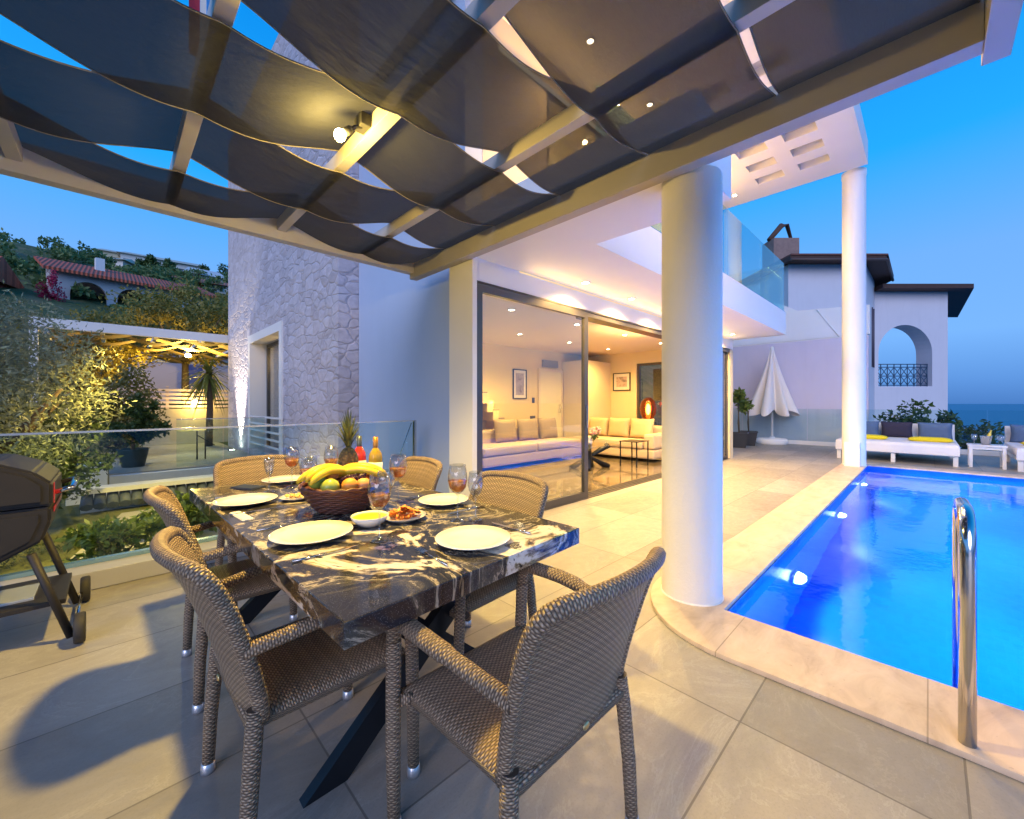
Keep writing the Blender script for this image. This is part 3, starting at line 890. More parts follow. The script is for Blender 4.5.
def make_chair():
    t = thing('wicker_armchair', '', 'chair')
    # backrest shell
    def bk(u, v, off):
        uu = u * 2 - 1
        hw = .232 + .030 * v - .012 * max(0, v - .7) / .3
        z = .425 + .437 * v + .012 * (1 - uu * uu) * v
        y = -.205 - .150 * v ** 1.25 - .025 * max(0, v - .8) * 5 * .6
        y += .060 * uu * uu * (.5 + .5 * v)
        return Vector((uu * hw, y - off, z))
    m = MB()
    nu, nv = 28, 22
    uvf = lambda u, v: (u * .54, v * .46)
    A = m.grid(lambda u, v: bk(u, v, 0), nu, nv, uvf)
    Bv = m.grid(lambda u, v: bk(u, v, .026), nu, nv, uvf)
    for i in range(nu): m._quad([A[0][i], A[0][i + 1], Bv[0][i + 1], Bv[0][i]], None, False)
    m.build('backrest', WICK, t, world=False)
    # rolled edge: bottom-left up over the top and down
    path = [bk(0, k / 14, .013) for k in range(15)] + [bk(k / 14, 1, .013) for k in range(1, 14)] + [bk(1, 1 - k / 14, .013) for k in range(15)]
    P = [Vector(p) for p in path]
    for _ in range(2):
        P = [P[0]] + [(P[i - 1] + P[i] * 2 + P[i + 1]) / 4 for i in range(1, len(P) - 1)] + [P[-1]]
    m = MB(); m.tube(P, .0205, 10); m.build('back_frame', WICK, t, world=False)
    # seat with a soft front edge
    m = MB()
    def seat(u, v, top):
        x = (u * 2 - 1) * (.235 + .012 * v)
        y = -.225 + .475 * v
        e = max(abs(u * 2 - 1) ** 8, abs(v * 2 - 1) ** 10)
        z = .445 - .014 * math.sin(PI * u) * math.sin(PI * v) - (.022 * e)
        return Vector((x, y, z if top else .395 + .010 * e))
    uvf = lambda u, v: (u * .5, v * .49)
    A = m.grid(lambda u, v: seat(u, v, True), 20, 20, uvf)
    Bv = m.grid(lambda u, v: seat(u, v, False), 20, 20, uvf)
    rim = lambda V: [V[0][i] for i in range(20)] + [V[j][20] for j in range(20)] + [V[20][20 - i] for i in range(20)] + [V[20 - j][0] for j in range(20)]
    ra, rb = rim(A), rim(Bv)
    for i in range(80):
        i2 = (i + 1) % 80
        m._quad([ra[i], ra[i2], rb[i2], rb[i]], [(i * .0245, 0), ((i + 1) * .0245, 0), ((i + 1) * .0245, .05), (i * .0245, .05)], True)
    m.build('seat', WICK, t, world=False)
    for s in (-1, 1):
        # rear leg
        m = MB(); m.tube([(s * .256, -.232, .03), (s * .250, -.226, .20), (s * .240, -.212, .38), (s * .232, -.206, .46)], [.0185, .021, .0225, .0215], 10)
        lg = m.build('leg', WICK, t, world=False)
        m = MB(); m.lathe([(0, 0), (.021, 0), (.022, .012), (.0205, .034), (.017, .036)], 14, c=(s * .256, -.233, 0)); m.build('foot_cap', CAP, lg, world=False)
        # front leg
        m = MB(); m.tube([(s * .262, .262, .03), (s * .268, .256, .25), (s * .272, .245, .58)], [.0195, .022, .0225], 10)
        lg = m.build('leg', WICK, t, world=False)
        m = MB(); m.lathe([(0, 0), (.022, 0), (.023, .012), (.0215, .034), (.018, .036)], 14, c=(s * .262, .262, 0)); m.build('foot_cap', CAP, lg, world=False)
        # armrest
        m = MB(); pth = arc_path([(s * .272, .245, .575), (s * .273, .238, .655), (s * .280, .02, .662), (s * .248, -.238, .63)], 7, .085)
        m.tube(pth, [.0225] * 3 + [.026] * (len(pth) - 6) + [.022] * 3, 12, flat=.85); m.build('armrest', WICK, t, world=False)
        m = MB(); m.tube([(s * .235, .20, .415), (s * .267, .215, .415)], .016, 8); m.build('bracket', WICK, t, world=False)
    m = MB(); m.ball((0, -.248, .455), .014, .004, .010, 12); m.build('maker_tag', BRASS, t, world=False)
    return t
spots = [(.865, .86, 0.0, 'nearest wicker armchair, seen from behind at the short end of the table by the pool'),
         (.475, 1.50, -PI / 2, 'wicker armchair on the left long side of the table, nearer to the camera'),
         (.495, 2.37, -PI / 2, 'wicker armchair on the left long side of the table, farther one beside the grill'),
         (1.235, 1.59, PI / 2, 'wicker armchair on the sliding-door side of the table, nearer one behind two wine glasses'),
         (1.225, 2.50, PI / 2, 'wicker armchair on the sliding-door side of the table, farther one by the white wall'),
         (.76, 3.08, PI, 'wicker armchair at the far short end of the table before the glass balustrade')]
ch0 = None
for k, (x, y, rz, lb) in enumerate(spots):
    c = make_chair() if k == 0 else copy_tree(ch0)
    if k == 0: ch0 = c
    c.location = (x, y, 0); c.rotation_euler = (0, 0, rz + (0, .02, -.03, .03, -.05, .02)[k])
    tag(c, lb, 'chair', 'wicker chairs around the dining table')

# ---- tableware
TZ = .7555
def plate(x, y, r, label, group='dinner plates', mat=PORC):
    m = MB(); m.lathe([(0, .006), (r * .62, .006), (r * .70, .010), (r * .97, .019), (r, .0215), (r * .99, .0235), (r * .69, .014), (r * .6, .010), (0, .009)], 48)
    m.lathe([(r * .42, .0), (r * .45, .0), (r * .45, .0062), (r * .42, .0062)], 32)
    o = m.build('plate', mat); o.location = (x, y, TZ)
    return tag(o, label, 'plate', group)
plate(.56, 1.69, .150, 'large white dinner plate at the left table edge, nearest to the camera there')
plate(.97, 1.20, .142, 'large white dinner plate at the short table end by the pool')
plate(.50, 2.50, .145, 'white dinner plate at the left table edge, farther away')
plate(1.24, 1.78, .130, 'white dinner plate behind the two wine glasses on the door side')
plate(.82, 3.00, .135, 'white dinner plate at the far short end of the table')
plate(1.25, 2.70, .130, 'white dinner plate on the door side at the far corner of the table')

WINE = None
def glass_body():
    t = NT('stemware_glass'); t.n.remove(t.b)
    tr = t.node('ShaderNodeBsdfTransparent', Color=(.93, .95, .96, 1)); gl = t.node('ShaderNodeBsdfGlossy', Roughness=.02)
    lw = t.node('ShaderNodeLayerWeight', Blend=.35)
    mx = t.n.new('ShaderNodeMixShader'); f = t.math('MULTIPLY', t.math('POWER', lw.outputs['Facing'], 2.0), .45); f = t.math('ADD', f, .13)
    t.l.new(f, mx.inputs[0]); t.l.new(tr.outputs[0], mx.inputs[1]); t.l.new(gl.outputs[0], mx.inputs[2]); t.l.new(mx.outputs[0], t.out.inputs['Surface'])
    return t.m
STEM = glass_body()
def liquid(name, col):
    t = NT(name); t.n.remove(t.b)
    tr = t.node('ShaderNodeBsdfTransparent', Color=(*col, 1)); d = t.node('ShaderNodeBsdfPrincipled'); d.inputs['Base Color'].default_value = (*[c * .8 for c in col], 1); d.inputs['Roughness'].default_value = .05
    mx = t.n.new('ShaderNodeMixShader'); mx.inputs[0].default_value = .38
    t.l.new(tr.outputs[0], mx.inputs[1]); t.l.new(d.outputs[0], mx.inputs[2]); t.l.new(mx.outputs[0], t.out.inputs['Surface'])
    return t.m
ROSE = liquid('rose_wine', (.95, .50, .15))
def wineglass(x, y, label, h=.25, full=.42, r=.044, flute=False, tilt=0):
    t = thing('wine_glass', label, 'wine glass', (x, y, TZ), random.random() * 6, 'wine glasses on the dining table')
    bh = h * .52; z0 = h - bh
    prof = [(0, .002), (.034, .001), (.035, .003), (.012, .007), (.0045, .013), (.0035, z0 * .6), (.004, z0 - .008), (.010, z0)]
    if flute: bowl = [(.014, z0 + .01), (.024, z0 + .04), (.028, z0 + .08), (.026, h)]
    else: bowl = [(r * .55, z0 + .010), (r * .85, z0 + .028), (r, z0 + bh * .46), (r * .97, z0 + bh * .65), (r * .80, h)]
    prof += bowl + [(bowl[-1][0] - .001, h)] + [(a - .0012, b + (.001 if i else 0)) for i, (a, b) in enumerate(bowl)][::-1][1:] + [(0, z0 + .004)]
    m = MB(); m.lathe(prof, 28); m.build('bowl', STEM, t, world=False)
    if full > 0:
        zl = z0 + bh * full
        lp = [(0, z0 + .0055)]
        for (a, b) in bowl:
            if b < zl - .002: lp.append((a - .002, b + .002))
        # radius at zl
        ra = bowl[0][0]
        for (a0, b0), (a1, b1) in zip(bowl, bowl[1:]):
            if b0 <= zl <= b1: ra = a0 + (a1 - a0) * (zl - b0) / (b1 - b0)
        lp += [(ra - .002, zl), (0, zl)]
        m = MB(); m.lathe(lp, 28); m.build('wine', ROSE, t, world=False)
    return t
wineglass(.73, 1.47, 'rose wine glass standing in front of the yellow dip bowl, nearest the camera')
wineglass(1.10, 1.47, 'rose wine glass in front of the door-side plate', full=.45)
wineglass(1.17, 1.43, 'empty stemmed glass right beside the rose wine glass on the door side', h=.215, full=0, r=.036)
wineglass(1.09, 1.98, 'rose wine glass between the bottles and the door-side plate', h=.25, full=.45, r=.048)
wineglass(.94, 1.83, 'empty wide wine glass to the right of the fruit basket', h=.20, full=0, r=.045)
wineglass(.66, 2.72, 'slim empty glass at the far left of the table beside the far plate', h=.20, full=0, flute=True)
wineglass(.80, 2.78, 'rose wine glass at the far end, in front of the far plate', h=.25, full=.45)
wineglass(.80, 2.48, 'rose wine glass behind the small snack plate left of the fruit basket', h=.20, full=.5, r=.045)
wineglass(.98, 2.62, 'rose wine glass behind the pineapple', h=.25, full=.42)
wineglass(.86, 2.62, 'empty wine glass between the far rose glasses', h=.20, full=0, r=.036)

def bottle(x, y, col, capc, label):
    t = thing('wine_bottle', label, 'bottle', (x, y, TZ), 0, 'wine bottles behind the fruit basket')
    m = MB(); m.lathe([(0, 0), (.039, 0), (.042, .004), (.042, .175), (.038, .20), (.019, .235), (.0145, .24), (.0142, .30), (0, .30)], 28)
    g = NT('bottle_' + capc[0]); g.n.remove(g.b)
    gb = g.node('ShaderNodeBsdfPrincipled'); gb.inputs['Base Color'].default_value = (*col, 1); gb.inputs['Roughness'].default_value = .05; gb.inputs['Coat Weight'].default_value = .5
    tr = g.node('ShaderNodeBsdfTransparent', Color=(*[min(1, c * 1.3 + .1) for c in col], 1)); mx = g.n.new('ShaderNodeMixShader'); mx.inputs[0].default_value = .65
    g.l.new(tr.outputs[0], mx.inputs[1]); g.l.new(gb.outputs[0], mx.inputs[2]); g.l.new(mx.outputs[0], g.out.inputs['Surface'])
    m.build('body', g.m, t, world=False)
    m = MB(); m.lathe([(.0155, .238), (.016, .24), (.016, .308), (0, .309)], 20); m.build('foil', plain('foil_' + capc[0], capc[1], .35, .5), t, world=False)
    m = MB(); m.lathe([(.0424, .05), (.0427, .05), (.0427, .150), (.0424, .150)], 28); m.build('paper_label', plain('paper_' + capc[0], capc[2], .7), t, world=False)
bottle(1.16, 2.62, (.75, .06, .04), ('rose', (.10, .12, .12), (.75, .55, .5)), 'red-pink wine bottle with a dark neck behind the fruit basket')
bottle(1.20, 2.47, (.62, .42, .05), ('amber', (.45, .22, .05), (.8, .78, .75)), 'amber wine bottle with a white paper label behind the fruit basket')

# fruit basket
BK = thing('fruit_basket', 'round dark wicker basket in the middle of the table holding fruit', 'basket', (.82, 2.03, TZ))
m = MB()
rows_ = 11
for k in range(rows_):
    z = .008 + k * .0105; r0 = .115 + .075 * (k / (rows_ - 1)) ** .8
    m.tube([(math.cos(a) * (r0 + .004 * math.sin(a * 16 + k * PI)), math.sin(a) * (r0 + .004 * math.sin(a * 16 + k * PI)), z) for a in [2 * PI * i / 96 for i in range(97)]], .0062, 6, cap=False)
BW = plain('basket_willow', (.10, .035, .022), .4, 0, .4, 40)
m.lathe([(0, .004), (.115, .004), (.185, .11), (.18, .11), (.11, .010), (0, .010)], 32)
m.build('woven_side', BW, BK, world=False)
m = MB(); m.tube([(math.cos(a) * .193, math.sin(a) * .193, .124 + .003 * math.sin(a * 24)) for a in [2 * PI * i / 96 for i in range(97)]], .010, 8, cap=False); m.build('rim', BW, BK, world=False)
BX, BY, BZ = .82, 2.03, TZ + .10
ORANGE = plain('orange_peel', (.85, .33, .04), .4, 0, .1, 8, .25, 120); GREENF = plain('green_apple_skin', (.42, .48, .07), .25, 0, .2, 9); PEACH = plain('peach_skin', (.80, .36, .12), .5, 0, .25, 12)
YELF = plain('banana_peel', (.85, .57, .03), .38, 0, .12, 14)
for (dx, dy, dz, r, mt, nm, lb) in ((-.10, -.09, .035, .042, GREENF, 'apple', 'green apple at the front left of the fruit basket'),
        (-.13, -.01, .055, .040, GREENF, 'apple', 'green-yellow apple at the left rim of the fruit basket'),
        (-.06, .02, .085, .046, PEACH, 'peach', 'peach lying high on the left of the fruit basket'),
        (-.02, -.12, .035, .038, ORANGE, 'orange', 'orange peeping over the front rim of the fruit basket'),
        (.045, -.125, .03, .036, PEACH, 'peach', 'small peach at the front rim beside the grapes'),
        (.12, .02, .04, .045, ORANGE, 'orange', 'orange under the bananas at the right of the basket')):
    o = MB().ball((0, 0, 0), r, r, r * .93, 20).build(nm, mt); o.location = (BX + dx, BY + dy, BZ + dz); tag(o, lb, nm, 'fruit in the basket')
def banana(cx, cy, cz, rot, L=.20, lb='', k=0):
    t = thing('banana_bunch', lb, 'bananas', (cx, cy, cz), rot)
    for i in range(4):
        off = (i - 1.5) * .030
        P = []; rs = []
        for q in range(11):
            s = q / 10; a = -1.0 + 2.0 * s
            P.append((math.sin(a) * L * .62, off * (1 - .5 * s) + .0, math.cos(a) * L * .42 - L * .30 - abs(i - 1.5) * .012))
            rs.append(.019 * (1 - abs(2 * s - 1) ** 4 * .72))
        m = MB(); m.tube(P, rs, 8); m.build('banana', YELF, t, world=False)
        m = MB(); e = Vector(P[-1]); e2 = e + (Vector(P[-1]) - Vector(P[-2])).normalized() * .012; m.tube([e, e2], [.006, .004], 6); m.build('tip', plain('banana_tip', (.06, .045, .02), .7), t, world=False)
banana(BX - .09, BY - .01, BZ + .092, R(20), .23, 'bunch of ripe bananas over the left back of the fruit basket')
banana(BX + .075, BY - .015, BZ + .078, R(-42), .26, 'large bunch of ripe bananas arching over the right of the fruit basket')
gr = MB(); rng = random.Random(3)
for k in range(42):
    gr.ball((rng.uniform(-.055, .055), rng.uniform(-.04, .04), rng.uniform(0, .035)), .0105, n=8)
o = gr.build('grapes', plain('grape_skin', (.045, .012, .03), .25, 0, .4, 30)); o.location = (BX + .02, BY - .075, BZ + .035); tag(o, 'bunch of dark grapes at the front of the fruit basket', 'grapes')
pa = thing('pineapple', 'pineapple with a spiky crown standing at the back of the fruit basket', 'pineapple', (BX + .085, BY + .15, TZ + .135))
tt = NT('pineapple_skin'); vo = tt.n.new('ShaderNodeTexVoronoi'); tt.l.new(tt.co('Object'), vo.inputs['Vector']); vo.inputs['Scale'].default_value = 70
tt.set(Base_Color=tt.ramp(vo.outputs['Distance'], [(0, (.35, .22, .05)), (.6, (.10, .07, .02))]), Roughness=.6); tt.bump(vo.outputs['Distance'], .8, .006)
m = MB(); m.ball((0, 0, .07), .052, .052, .085, 20); m.build('fruit', tt.m, pa, world=False)
LEAFP = m_leaf('pineapple_leaf', (.05, .08, .03), (.16, .18, .08))
m = MB()
for k in range(46):
    a = k * 2.4; ring = k / 46; L = .115 + .08 * ring; out = .62 * (1 - ring) + .06
    P = []
    for q in range(5):
        s = q / 4; P.append(Vector((math.cos(a) * out * L * (s ** 1.3 + .08), math.sin(a) * out * L * (s ** 1.3 + .08), .148 + ring * .03 + L * s * (1 - .25 * s * out))))
    side = Vector((-math.sin(a), math.cos(a), 0)); V = []
    for q, p in enumerate(P):
        w = .011 * (1 - q / 4) + .0004
        V.append((m.bm.verts.new(p - side * w), m.bm.verts.new(p + side * w)))
    for q in range(4): m._quad([V[q][0], V[q][1], V[q + 1][1], V[q + 1][0]], None, True)
m.build('crown', LEAFP, pa, world=False)

# bowls and snacks
def bowl(x, y, r, h, col, food, label, glassy=False, mound=.02):
    t = thing('bowl', label, 'bowl', (x, y, TZ))
    m = MB(); m.lathe([(0, .003), (r * .5, .0), (r * .6, .004), (r * .9, h * .6), (r, h), (r * .97, h + .002), (r * .85, h * .62), (r * .5, .010), (0, .008)], 40); m.build('dish', STEM if glassy else PORC, t, world=False)
    m = MB()
    m.lathe([(r * .93, h * .86), (r * .7, h * .9 + mound * .4), (r * .3, h * .9 + mound), (0, h * .9 + mound * 1.05)], 36); o = m.build('food', food, t, world=False)
    return t
DIP = plain('yellow_dip', (.85, .50, .03), .35, 0, .1, 30, .5, 60)
bowl(.79, 1.68, .078, .042, None, DIP, 'white bowl of bright yellow dip beside the fruit basket', mound=.004)
ct = thing('snack_plate', 'white plate heaped with orange chips in the middle of the table', 'plate', (.94, 1.66, TZ))
m = MB(); m.lathe([(0, .004), (.07, .0), (.098, .018), (.10, .02), (.07, .008), (0, .009)], 40); m.build('dish', PORC, ct, world=False)
m = MB(); rng = random.Random(5)
for k in range(60):
    a = rng.random() * 6.28; rr = rng.random() ** .6 * .062; z = .016 + (1 - rr / .062) * .03 + rng.random() * .006
    M = Matrix.Translation((math.cos(a) * rr, math.sin(a) * rr, z)) @ Matrix.Rotation(rng.random() * 6, 4, 'Z') @ Matrix.Rotation(rng.uniform(-.7, .7), 4, 'X')
    b = bmesh.new(); s_ = .017
    g0 = [[b.verts.new(((i - 1) * s_, (j - 1) * s_ * .8, .006 * ((i - 1) ** 2))) for i in range(3)] for j in range(3)]
    for j in range(2):
        for i in range(2): b.faces.new([g0[j][i], g0[j][i + 1], g0[j + 1][i + 1], g0[j + 1][i]])
    m._merge(b, M, True)
m.build('chips', plain('chips', (.80, .27, .05), .5, 0, .35, 60), ct, world=False)
ct = thing('snack_plate', 'small white plate with pale snacks left of the fruit basket', 'plate', (.72, 2.42, TZ))
m = MB(); m.lathe([(0, .004), (.06, .0), (.084, .014), (.086, .016), (.06, .008), (0, .009)], 40); m.build('dish', PORC, ct, world=False)
m = MB()
for k in range(22):
    a = rng.random() * 6.28; rr = rng.random() ** .6 * .05
    m.ball((math.cos(a) * rr, math.sin(a) * rr, .016 + rng.random() * .01), .012, .009, .006, 8, Matrix.Rotation(rng.random() * 6, 4, 'Z'))
m.build('snacks', plain('snack', (.75, .45, .12), .5, 0, .2, 50), ct, world=False)

def fork(x, y, rz, label):
    m = MB(); m.tube([(0, -.10, .004), (0, .0, .004), (0, .045, .006)], [.006, .003, .0035], 6, flat=.5)
    m.box(-.011, .011, .045, .062, .004, .007)
    for k in range(4): m.box(-.011 + k * .0063, -.0085 + k * .0063, .062, .10, .005, .0075)
    o = m.build('fork', CHROME); o.location = (x, y, TZ); o.rotation_euler = (0, 0, rz); tag(o, label, 'fork', 'cutlery beside the plates')
def knife(x, y, rz, label):
    m = MB(); m.tube([(0, -.11, .005), (0, 0, .005)], [.007, .0055], 6, flat=.5); m.prism([(-.007, 0), (.006, 0), (.008, .05), (.003, .115), (-.007, .10)], .003, .0055)
    o = m.build('knife', CHROME); o.location = (x, y, TZ); o.rotation_euler = (0, 0, rz); tag(o, label, 'knife', 'cutlery beside the plates')
knife(1.185, 1.22, .05, 'table knife right of the plate at the pool end of the table')
fork(.775, 1.18, -.05, 'fork left of the plate at the pool end of the table')
knife(.53, 1.46, PI / 2 + PI, 'table knife beside the nearest left-edge plate')
fork(.52, 1.92, -PI / 2, 'fork beside the nearest left-edge plate, farther side')
knife(.50, 2.27, -PI / 2, 'table knife beside the farther left-edge plate')
fork(.50, 2.73, -PI / 2, 'fork beyond the farther left-edge plate')
knife(1.24, 1.58, PI / 2, 'table knife in front of the door-side plate')
fork(1.24, 1.98, PI / 2, 'fork behind the door-side plate')
nap = MB(); nap.box(-.05, .05, -.09, .09, 0, .004, .0015); nap.box(-.045, .05, -.085, .088, .0045, .008, .0015)
o = nap.build('napkin', plain('napkin_navy', (.02, .03, .07), .8)); o.location = (.60, 2.95, TZ); o.rotation_euler = (0, 0, .5); tag(o, 'folded dark blue napkin left of the far plate', 'napkin')
nap = MB(); nap.box(-.022, .022, -.10, .10, 0, .003, .001); nap.box(-.019, .022, -.098, .098, .0035, .006, .001)
o = nap.build('napkin', plain('napkin_white', (.8, .78, .75), .8)); o.location = (.425, 2.22, TZ); o.rotation_euler = (0, 0, .1); tag(o, 'folded white napkin on the left table edge', 'napkin')

# ================================================================== GRILL
G = thing('gas_grill', 'black barrel grill with its lid closed by the glass balustrade', 'grill', (-.58, 3.45, 0))
GB = plain('grill_black', (.020, .018, .017), .6, .1, .3, 12, .15, 80)
def octo(x0, x1, z0, z1, c):
    return [(x0 + c, z0), (x1 - c, z0), (x1, z0 + c), (x1, z1), (x0, z1), (x0, z0 + c)]
def yprism(m, poly, y0, y1, bev=.0):
    b = bmesh.new()
    vs = [b.verts.new((p[0], y0, p[1])) for p in poly]
    f = b.faces.new(vs); r = bmesh.ops.extrude_face_region(b, geom=[f])
    for v in r['geom']:
        if isinstance(v, bmesh.types.BMVert): v.co.y = y1
    bmesh.ops.recalc_face_normals(b, faces=list(b.faces))
    if bev: bmesh.ops.bevel(b, geom=list(b.edges), offset=bev, segments=2, affect='EDGES')
    m._merge(b)
gy0, gy1 = 3.22, 3.78
m = MB(); yprism(m, [(-.80, .42), (-.46, .45), (-.26, .56), (-.23, .66), (-.23, .735), (-.93, .735), (-.93, .56)], gy0, gy1, .012); m.build('firebox', GB, G)
m = MB(); yprism(m, [(-.93, .742), (-.225, .742), (-.225, .86), (-.29, .925), (-.42, .985), (-.78, .985), (-.93, .88)], gy0, gy1, .012); ld = m.build('lid', GB, G)
m = MB(); yprism(m, [(-.90, .765), (-.262, .765), (-.262, .85), (-.315, .905), (-.43, .958), (-.77, .958), (-.90, .87)], gy0 - .012, gy0 + .001, .004); m.build('end_panel', GB, ld)
m = MB(); yprism(m, [(-.78, .45), (-.48, .47), (-.30, .57), (-.27, .66), (-.27, .705), (-.90, .705), (-.90, .57)], gy0 - .010, gy0 + .001, .004); m.build('box_panel', GB, G)
m = MB(); m.box(-.2245, -.2215, 3.27, 3.73, .70, .725); m.box(-.2245, -.2215, 3.27, 3.30, .745, .855); m.build('red_trim', plain('grill_red', (.45, .02, .03), .3), ld)
m = MB(); m.tube([(-.222, 3.30, .80), (-.16, 3.30, .815), (-.16, 3.70, .815), (-.222, 3.70, .80)], .014, 10); m.build('handle', CHROME, ld)
for (ya, yb) in ((3.24, 3.24), (3.76, 3.76)):
    for (xa, xb) in ((-.30, -.16), (-.82, -.94)):
        m = MB(); m.tube([(xa, ya, .50), (xb, yb, .03 if not (xa > -.5) else .02)], .018, 10); m.build('leg', GB, G)
m = MB(); m.box(-.90, -.18, 3.26, 3.74, .20, .225, .004); m.build('lower_shelf', GB, G)
for yy in (3.24 - .05, 3.76):
    pass
for yy in (3.18, 3.82):
    M = Matrix.Translation((-.125, yy, .0785)) @ Matrix.Rotation(PI / 2, 4, 'Y')
    m = MB(); m.lathe([(0, -.02), (.04, -.02), (.072, -.022), (.078, -.015), (.078, .015), (.072, .022), (.04, .02), (0, .02)], 28, M=M); m.build('wheel', plain('rubber', (.03, .03, .03), .7), G)
m = MB(); m.tube([(-.14, 3.18, .0785), (-.14, 3.82, .0785)], .008, 8); m.build('axle', CHROME, G)
o = MB().box(-.55, -.30, 3.35, 3.60, .226, .240, .002).build('tray', plain('foil_tray', (.7, .75, .8), .25, .6)); tag(o, 'silver drip tray on the lower shelf of the grill', 'tray')

# ================================================================== POOL LADDER
PLd = thing('pool_ladder', 'polished steel pool ladder rail arching over the near pool edge', 'pool ladder', (2.25, -.1, 0))
for yy in (-.10, -.62):
    pth = arc_path([(2.25, yy, .0), (2.25, yy, .87), (2.78, yy, .84), (2.82, yy, -1.0)], 10, .17)
    m = MB(); m.tube(pth, .024, 16); r_ = m.build('rail', CHROME, PLd)
    m = MB(); m.lathe([(.05, 0), (.05, .008), (.03, .016), (.026, .02)], 24, c=(2.25, yy, .002)); m.build('flange', CHROME, r_)
for z in (-.3, -.6, -.9):
    m = MB(); m.box(2.76, 2.86, -.598, -.124, z - .012, z + .012, .004); m.build('step', CHROME, PLd)

# ================================================================== SUNBEDS, SIDE TABLE, PARASOL, POTS
WOODW = plain('white_lacquer', (.78, .78, .78), .35); CLOTHW = plain('white_sheet', (.80, .79, .80), .85, 0, .05, 5, .3, 14)
YTOW = plain('yellow_towel', (.85, .68, .02), .9, 0, .08, 20, .5, 200); CUSH = plain('cushion_blue', (.10, .16, .28), .85, 0, .15, 10, .3, 90); CUSHD = plain('cushion_dark', (.035, .03, .06), .85, 0, .15, 10, .3, 90)
def pillow(m, c, sx, sy, sz, M=None):
    dims = [sx, sy, sz]; k = dims.index(min(dims)); o1, o2 = [i for i in range(3) if i != k]
    def f(u, v, sgn):
        a, b_ = u * 2 - 1, v * 2 - 1
        th = ((1 - a ** 4) * (1 - b_ ** 4)) ** .55
        q = [0, 0, 0]; q[k] = sgn * dims[k] * th
        q[o1] = a * dims[o1] * (1 - .06 * (1 - b_ * b_)); q[o2] = b_ * dims[o2] * (1 - .06 * (1 - a * a))
        p = Vector(q)
        return Vector(c) + (M @ p if M else p)
    for sgn in (1, -1): m.grid(lambda u, v: f(u, v, sgn), 16, 16)
    bmesh.ops.remove_doubles(m.bm, verts=list(m.bm.verts), dist=1e-4)
def sunbed(y0, y1, label, towels, x0=12.05, x1=13.95):
    t = thing('sunbed', label, 'sunbed', ((x0 + x1) / 2, (y0 + y1) / 2, 0))
    m = MB(); m.box(x0, x1, y0, y1, .20, .27, .006); m.build('frame', WOODW, t)
    for x in (x0 + .05, x1 - .05):
        for y in (y0 + .04, (y0 + y1) / 2, y1 - .04):
            m = MB(); m.box(x - .035, x + .035, y - .035, y + .035, 0.001, .199, .003); m.build('leg', WOODW, t)
    m = MB(); m.box(x0 - .025, x1 - .08, y0 - .02, y1 + .02, .275, .44, .05); m.box(x0 - .035, x0 - .02, y0 - .015, y1 + .015, .215, .38, .005); m.build('mattress', CLOTHW, t)
    m = MB(); m.box(x1 - .06, x1 - .02, y0, y1, .20, .78, .006); m.build('headboard', WOODW, t)
    return t
sunbed(-.42, 1.50, 'wide white daybed with yellow towels behind the pool, left of the side table', True)
sunbed(-3.1, -1.16, 'white daybed at the right picture edge, right of the side table', True)
for (y, x, lb) in ((-.02, 12.75, 'folded yellow towel at the right of the left daybed'), (1.0, 12.75, 'folded yellow towel at the left of the left daybed'), (-1.62, 12.75, 'folded yellow towel on the right daybed')):
    m = MB(); pillow(m, (0, 0, 0), .20, .36, .055); o = m.build('towel', YTOW); o.location = (x, y, .482); tag(o, lb, 'towel', 'yellow towels on the daybeds')
for (y, mt, lb) in ((-.10, CUSH, 'blue-grey cushion at the right end of the left daybed'), (.55, CUSHD, 'dark purple cushion in the middle of the left daybed'), (1.15, CUSH, 'blue-grey cushion at the left end of the left daybed'), (-1.5, CUSH, 'blue-grey cushion on the right daybed')):
    m = MB(); pillow(m, (0, 0, 0), .09, .29, .20); o = m.build('cushion', mt); o.location = (13.72, y, .63); o.rotation_euler = (0, R(-12), 0); tag(o, lb, 'cushion', 'cushions on the daybeds')
st = thing('side_table', 'small white wooden side table between the two daybeds', 'side table', (12.45, -.82, 0))
m = MB(); m.box(12.22, 12.68, -1.06, -.55, .42, .45, .004); m.build('tabletop', WOODW, st)
for x in (12.26, 12.64):
    for y in (-1.02, -.59):
        m = MB(); m.box(x - .025, x + .025, y - .025, y + .025, .001, .42, .003); m.build('leg', WOODW, st)
m = MB(); m.box(12.25, 12.65, -.605, -.585, .36, .42); m.box(12.25, 12.65, -1.025, -1.005, .36, .42); m.box(12.25, 12.27, -1.0, -.61, .36, .42); m.build('apron', WOODW, st)
ib = MB(); ib.lathe([(0, .002), (.06, 0), (.085, .17), (.088, .175), (.08, .17), (.055, .01), (0, .01)], 24); o = ib.build('ice_bucket', CHROME); o.location = (12.45, -.80, .4505); tag(o, 'metal ice bucket on the white side table', 'ice bucket')
ib = MB(); ib.lathe([(0, 0), (.034, 0), (.034, .18), (.014, .24), (.014, .29), (0, .29)], 16); o = ib.build('bottle', plain('gold_bottle', (.6, .45, .08), .2, .3)); o.location = (12.45, -.80, .463); o.rotation_euler = (.25, .1, 0); tag(o, 'gold-necked bottle standing in the ice bucket', 'bottle')
for k, (x, y) in enumerate(((12.33, -.64), (12.40, -.96), (12.58, -.65), (12.30, -1.0))):
    m = MB(); m.lathe([(0, .001), (.035, 0), (.005, .01), (.005, .08), (.03, .10), (.045, .15), (.04, .20), (.038, .20), (.042, .15), (0, .09)], 18)
    o = m.build('wine_glass', STEM); o.location = (x, y, .4505)
    tag(o, 'wine glass on the white side table, at its %s corner' % ('front left', 'front right', 'back left', 'outer front right')[k], 'wine glass', 'glasses on the side table')
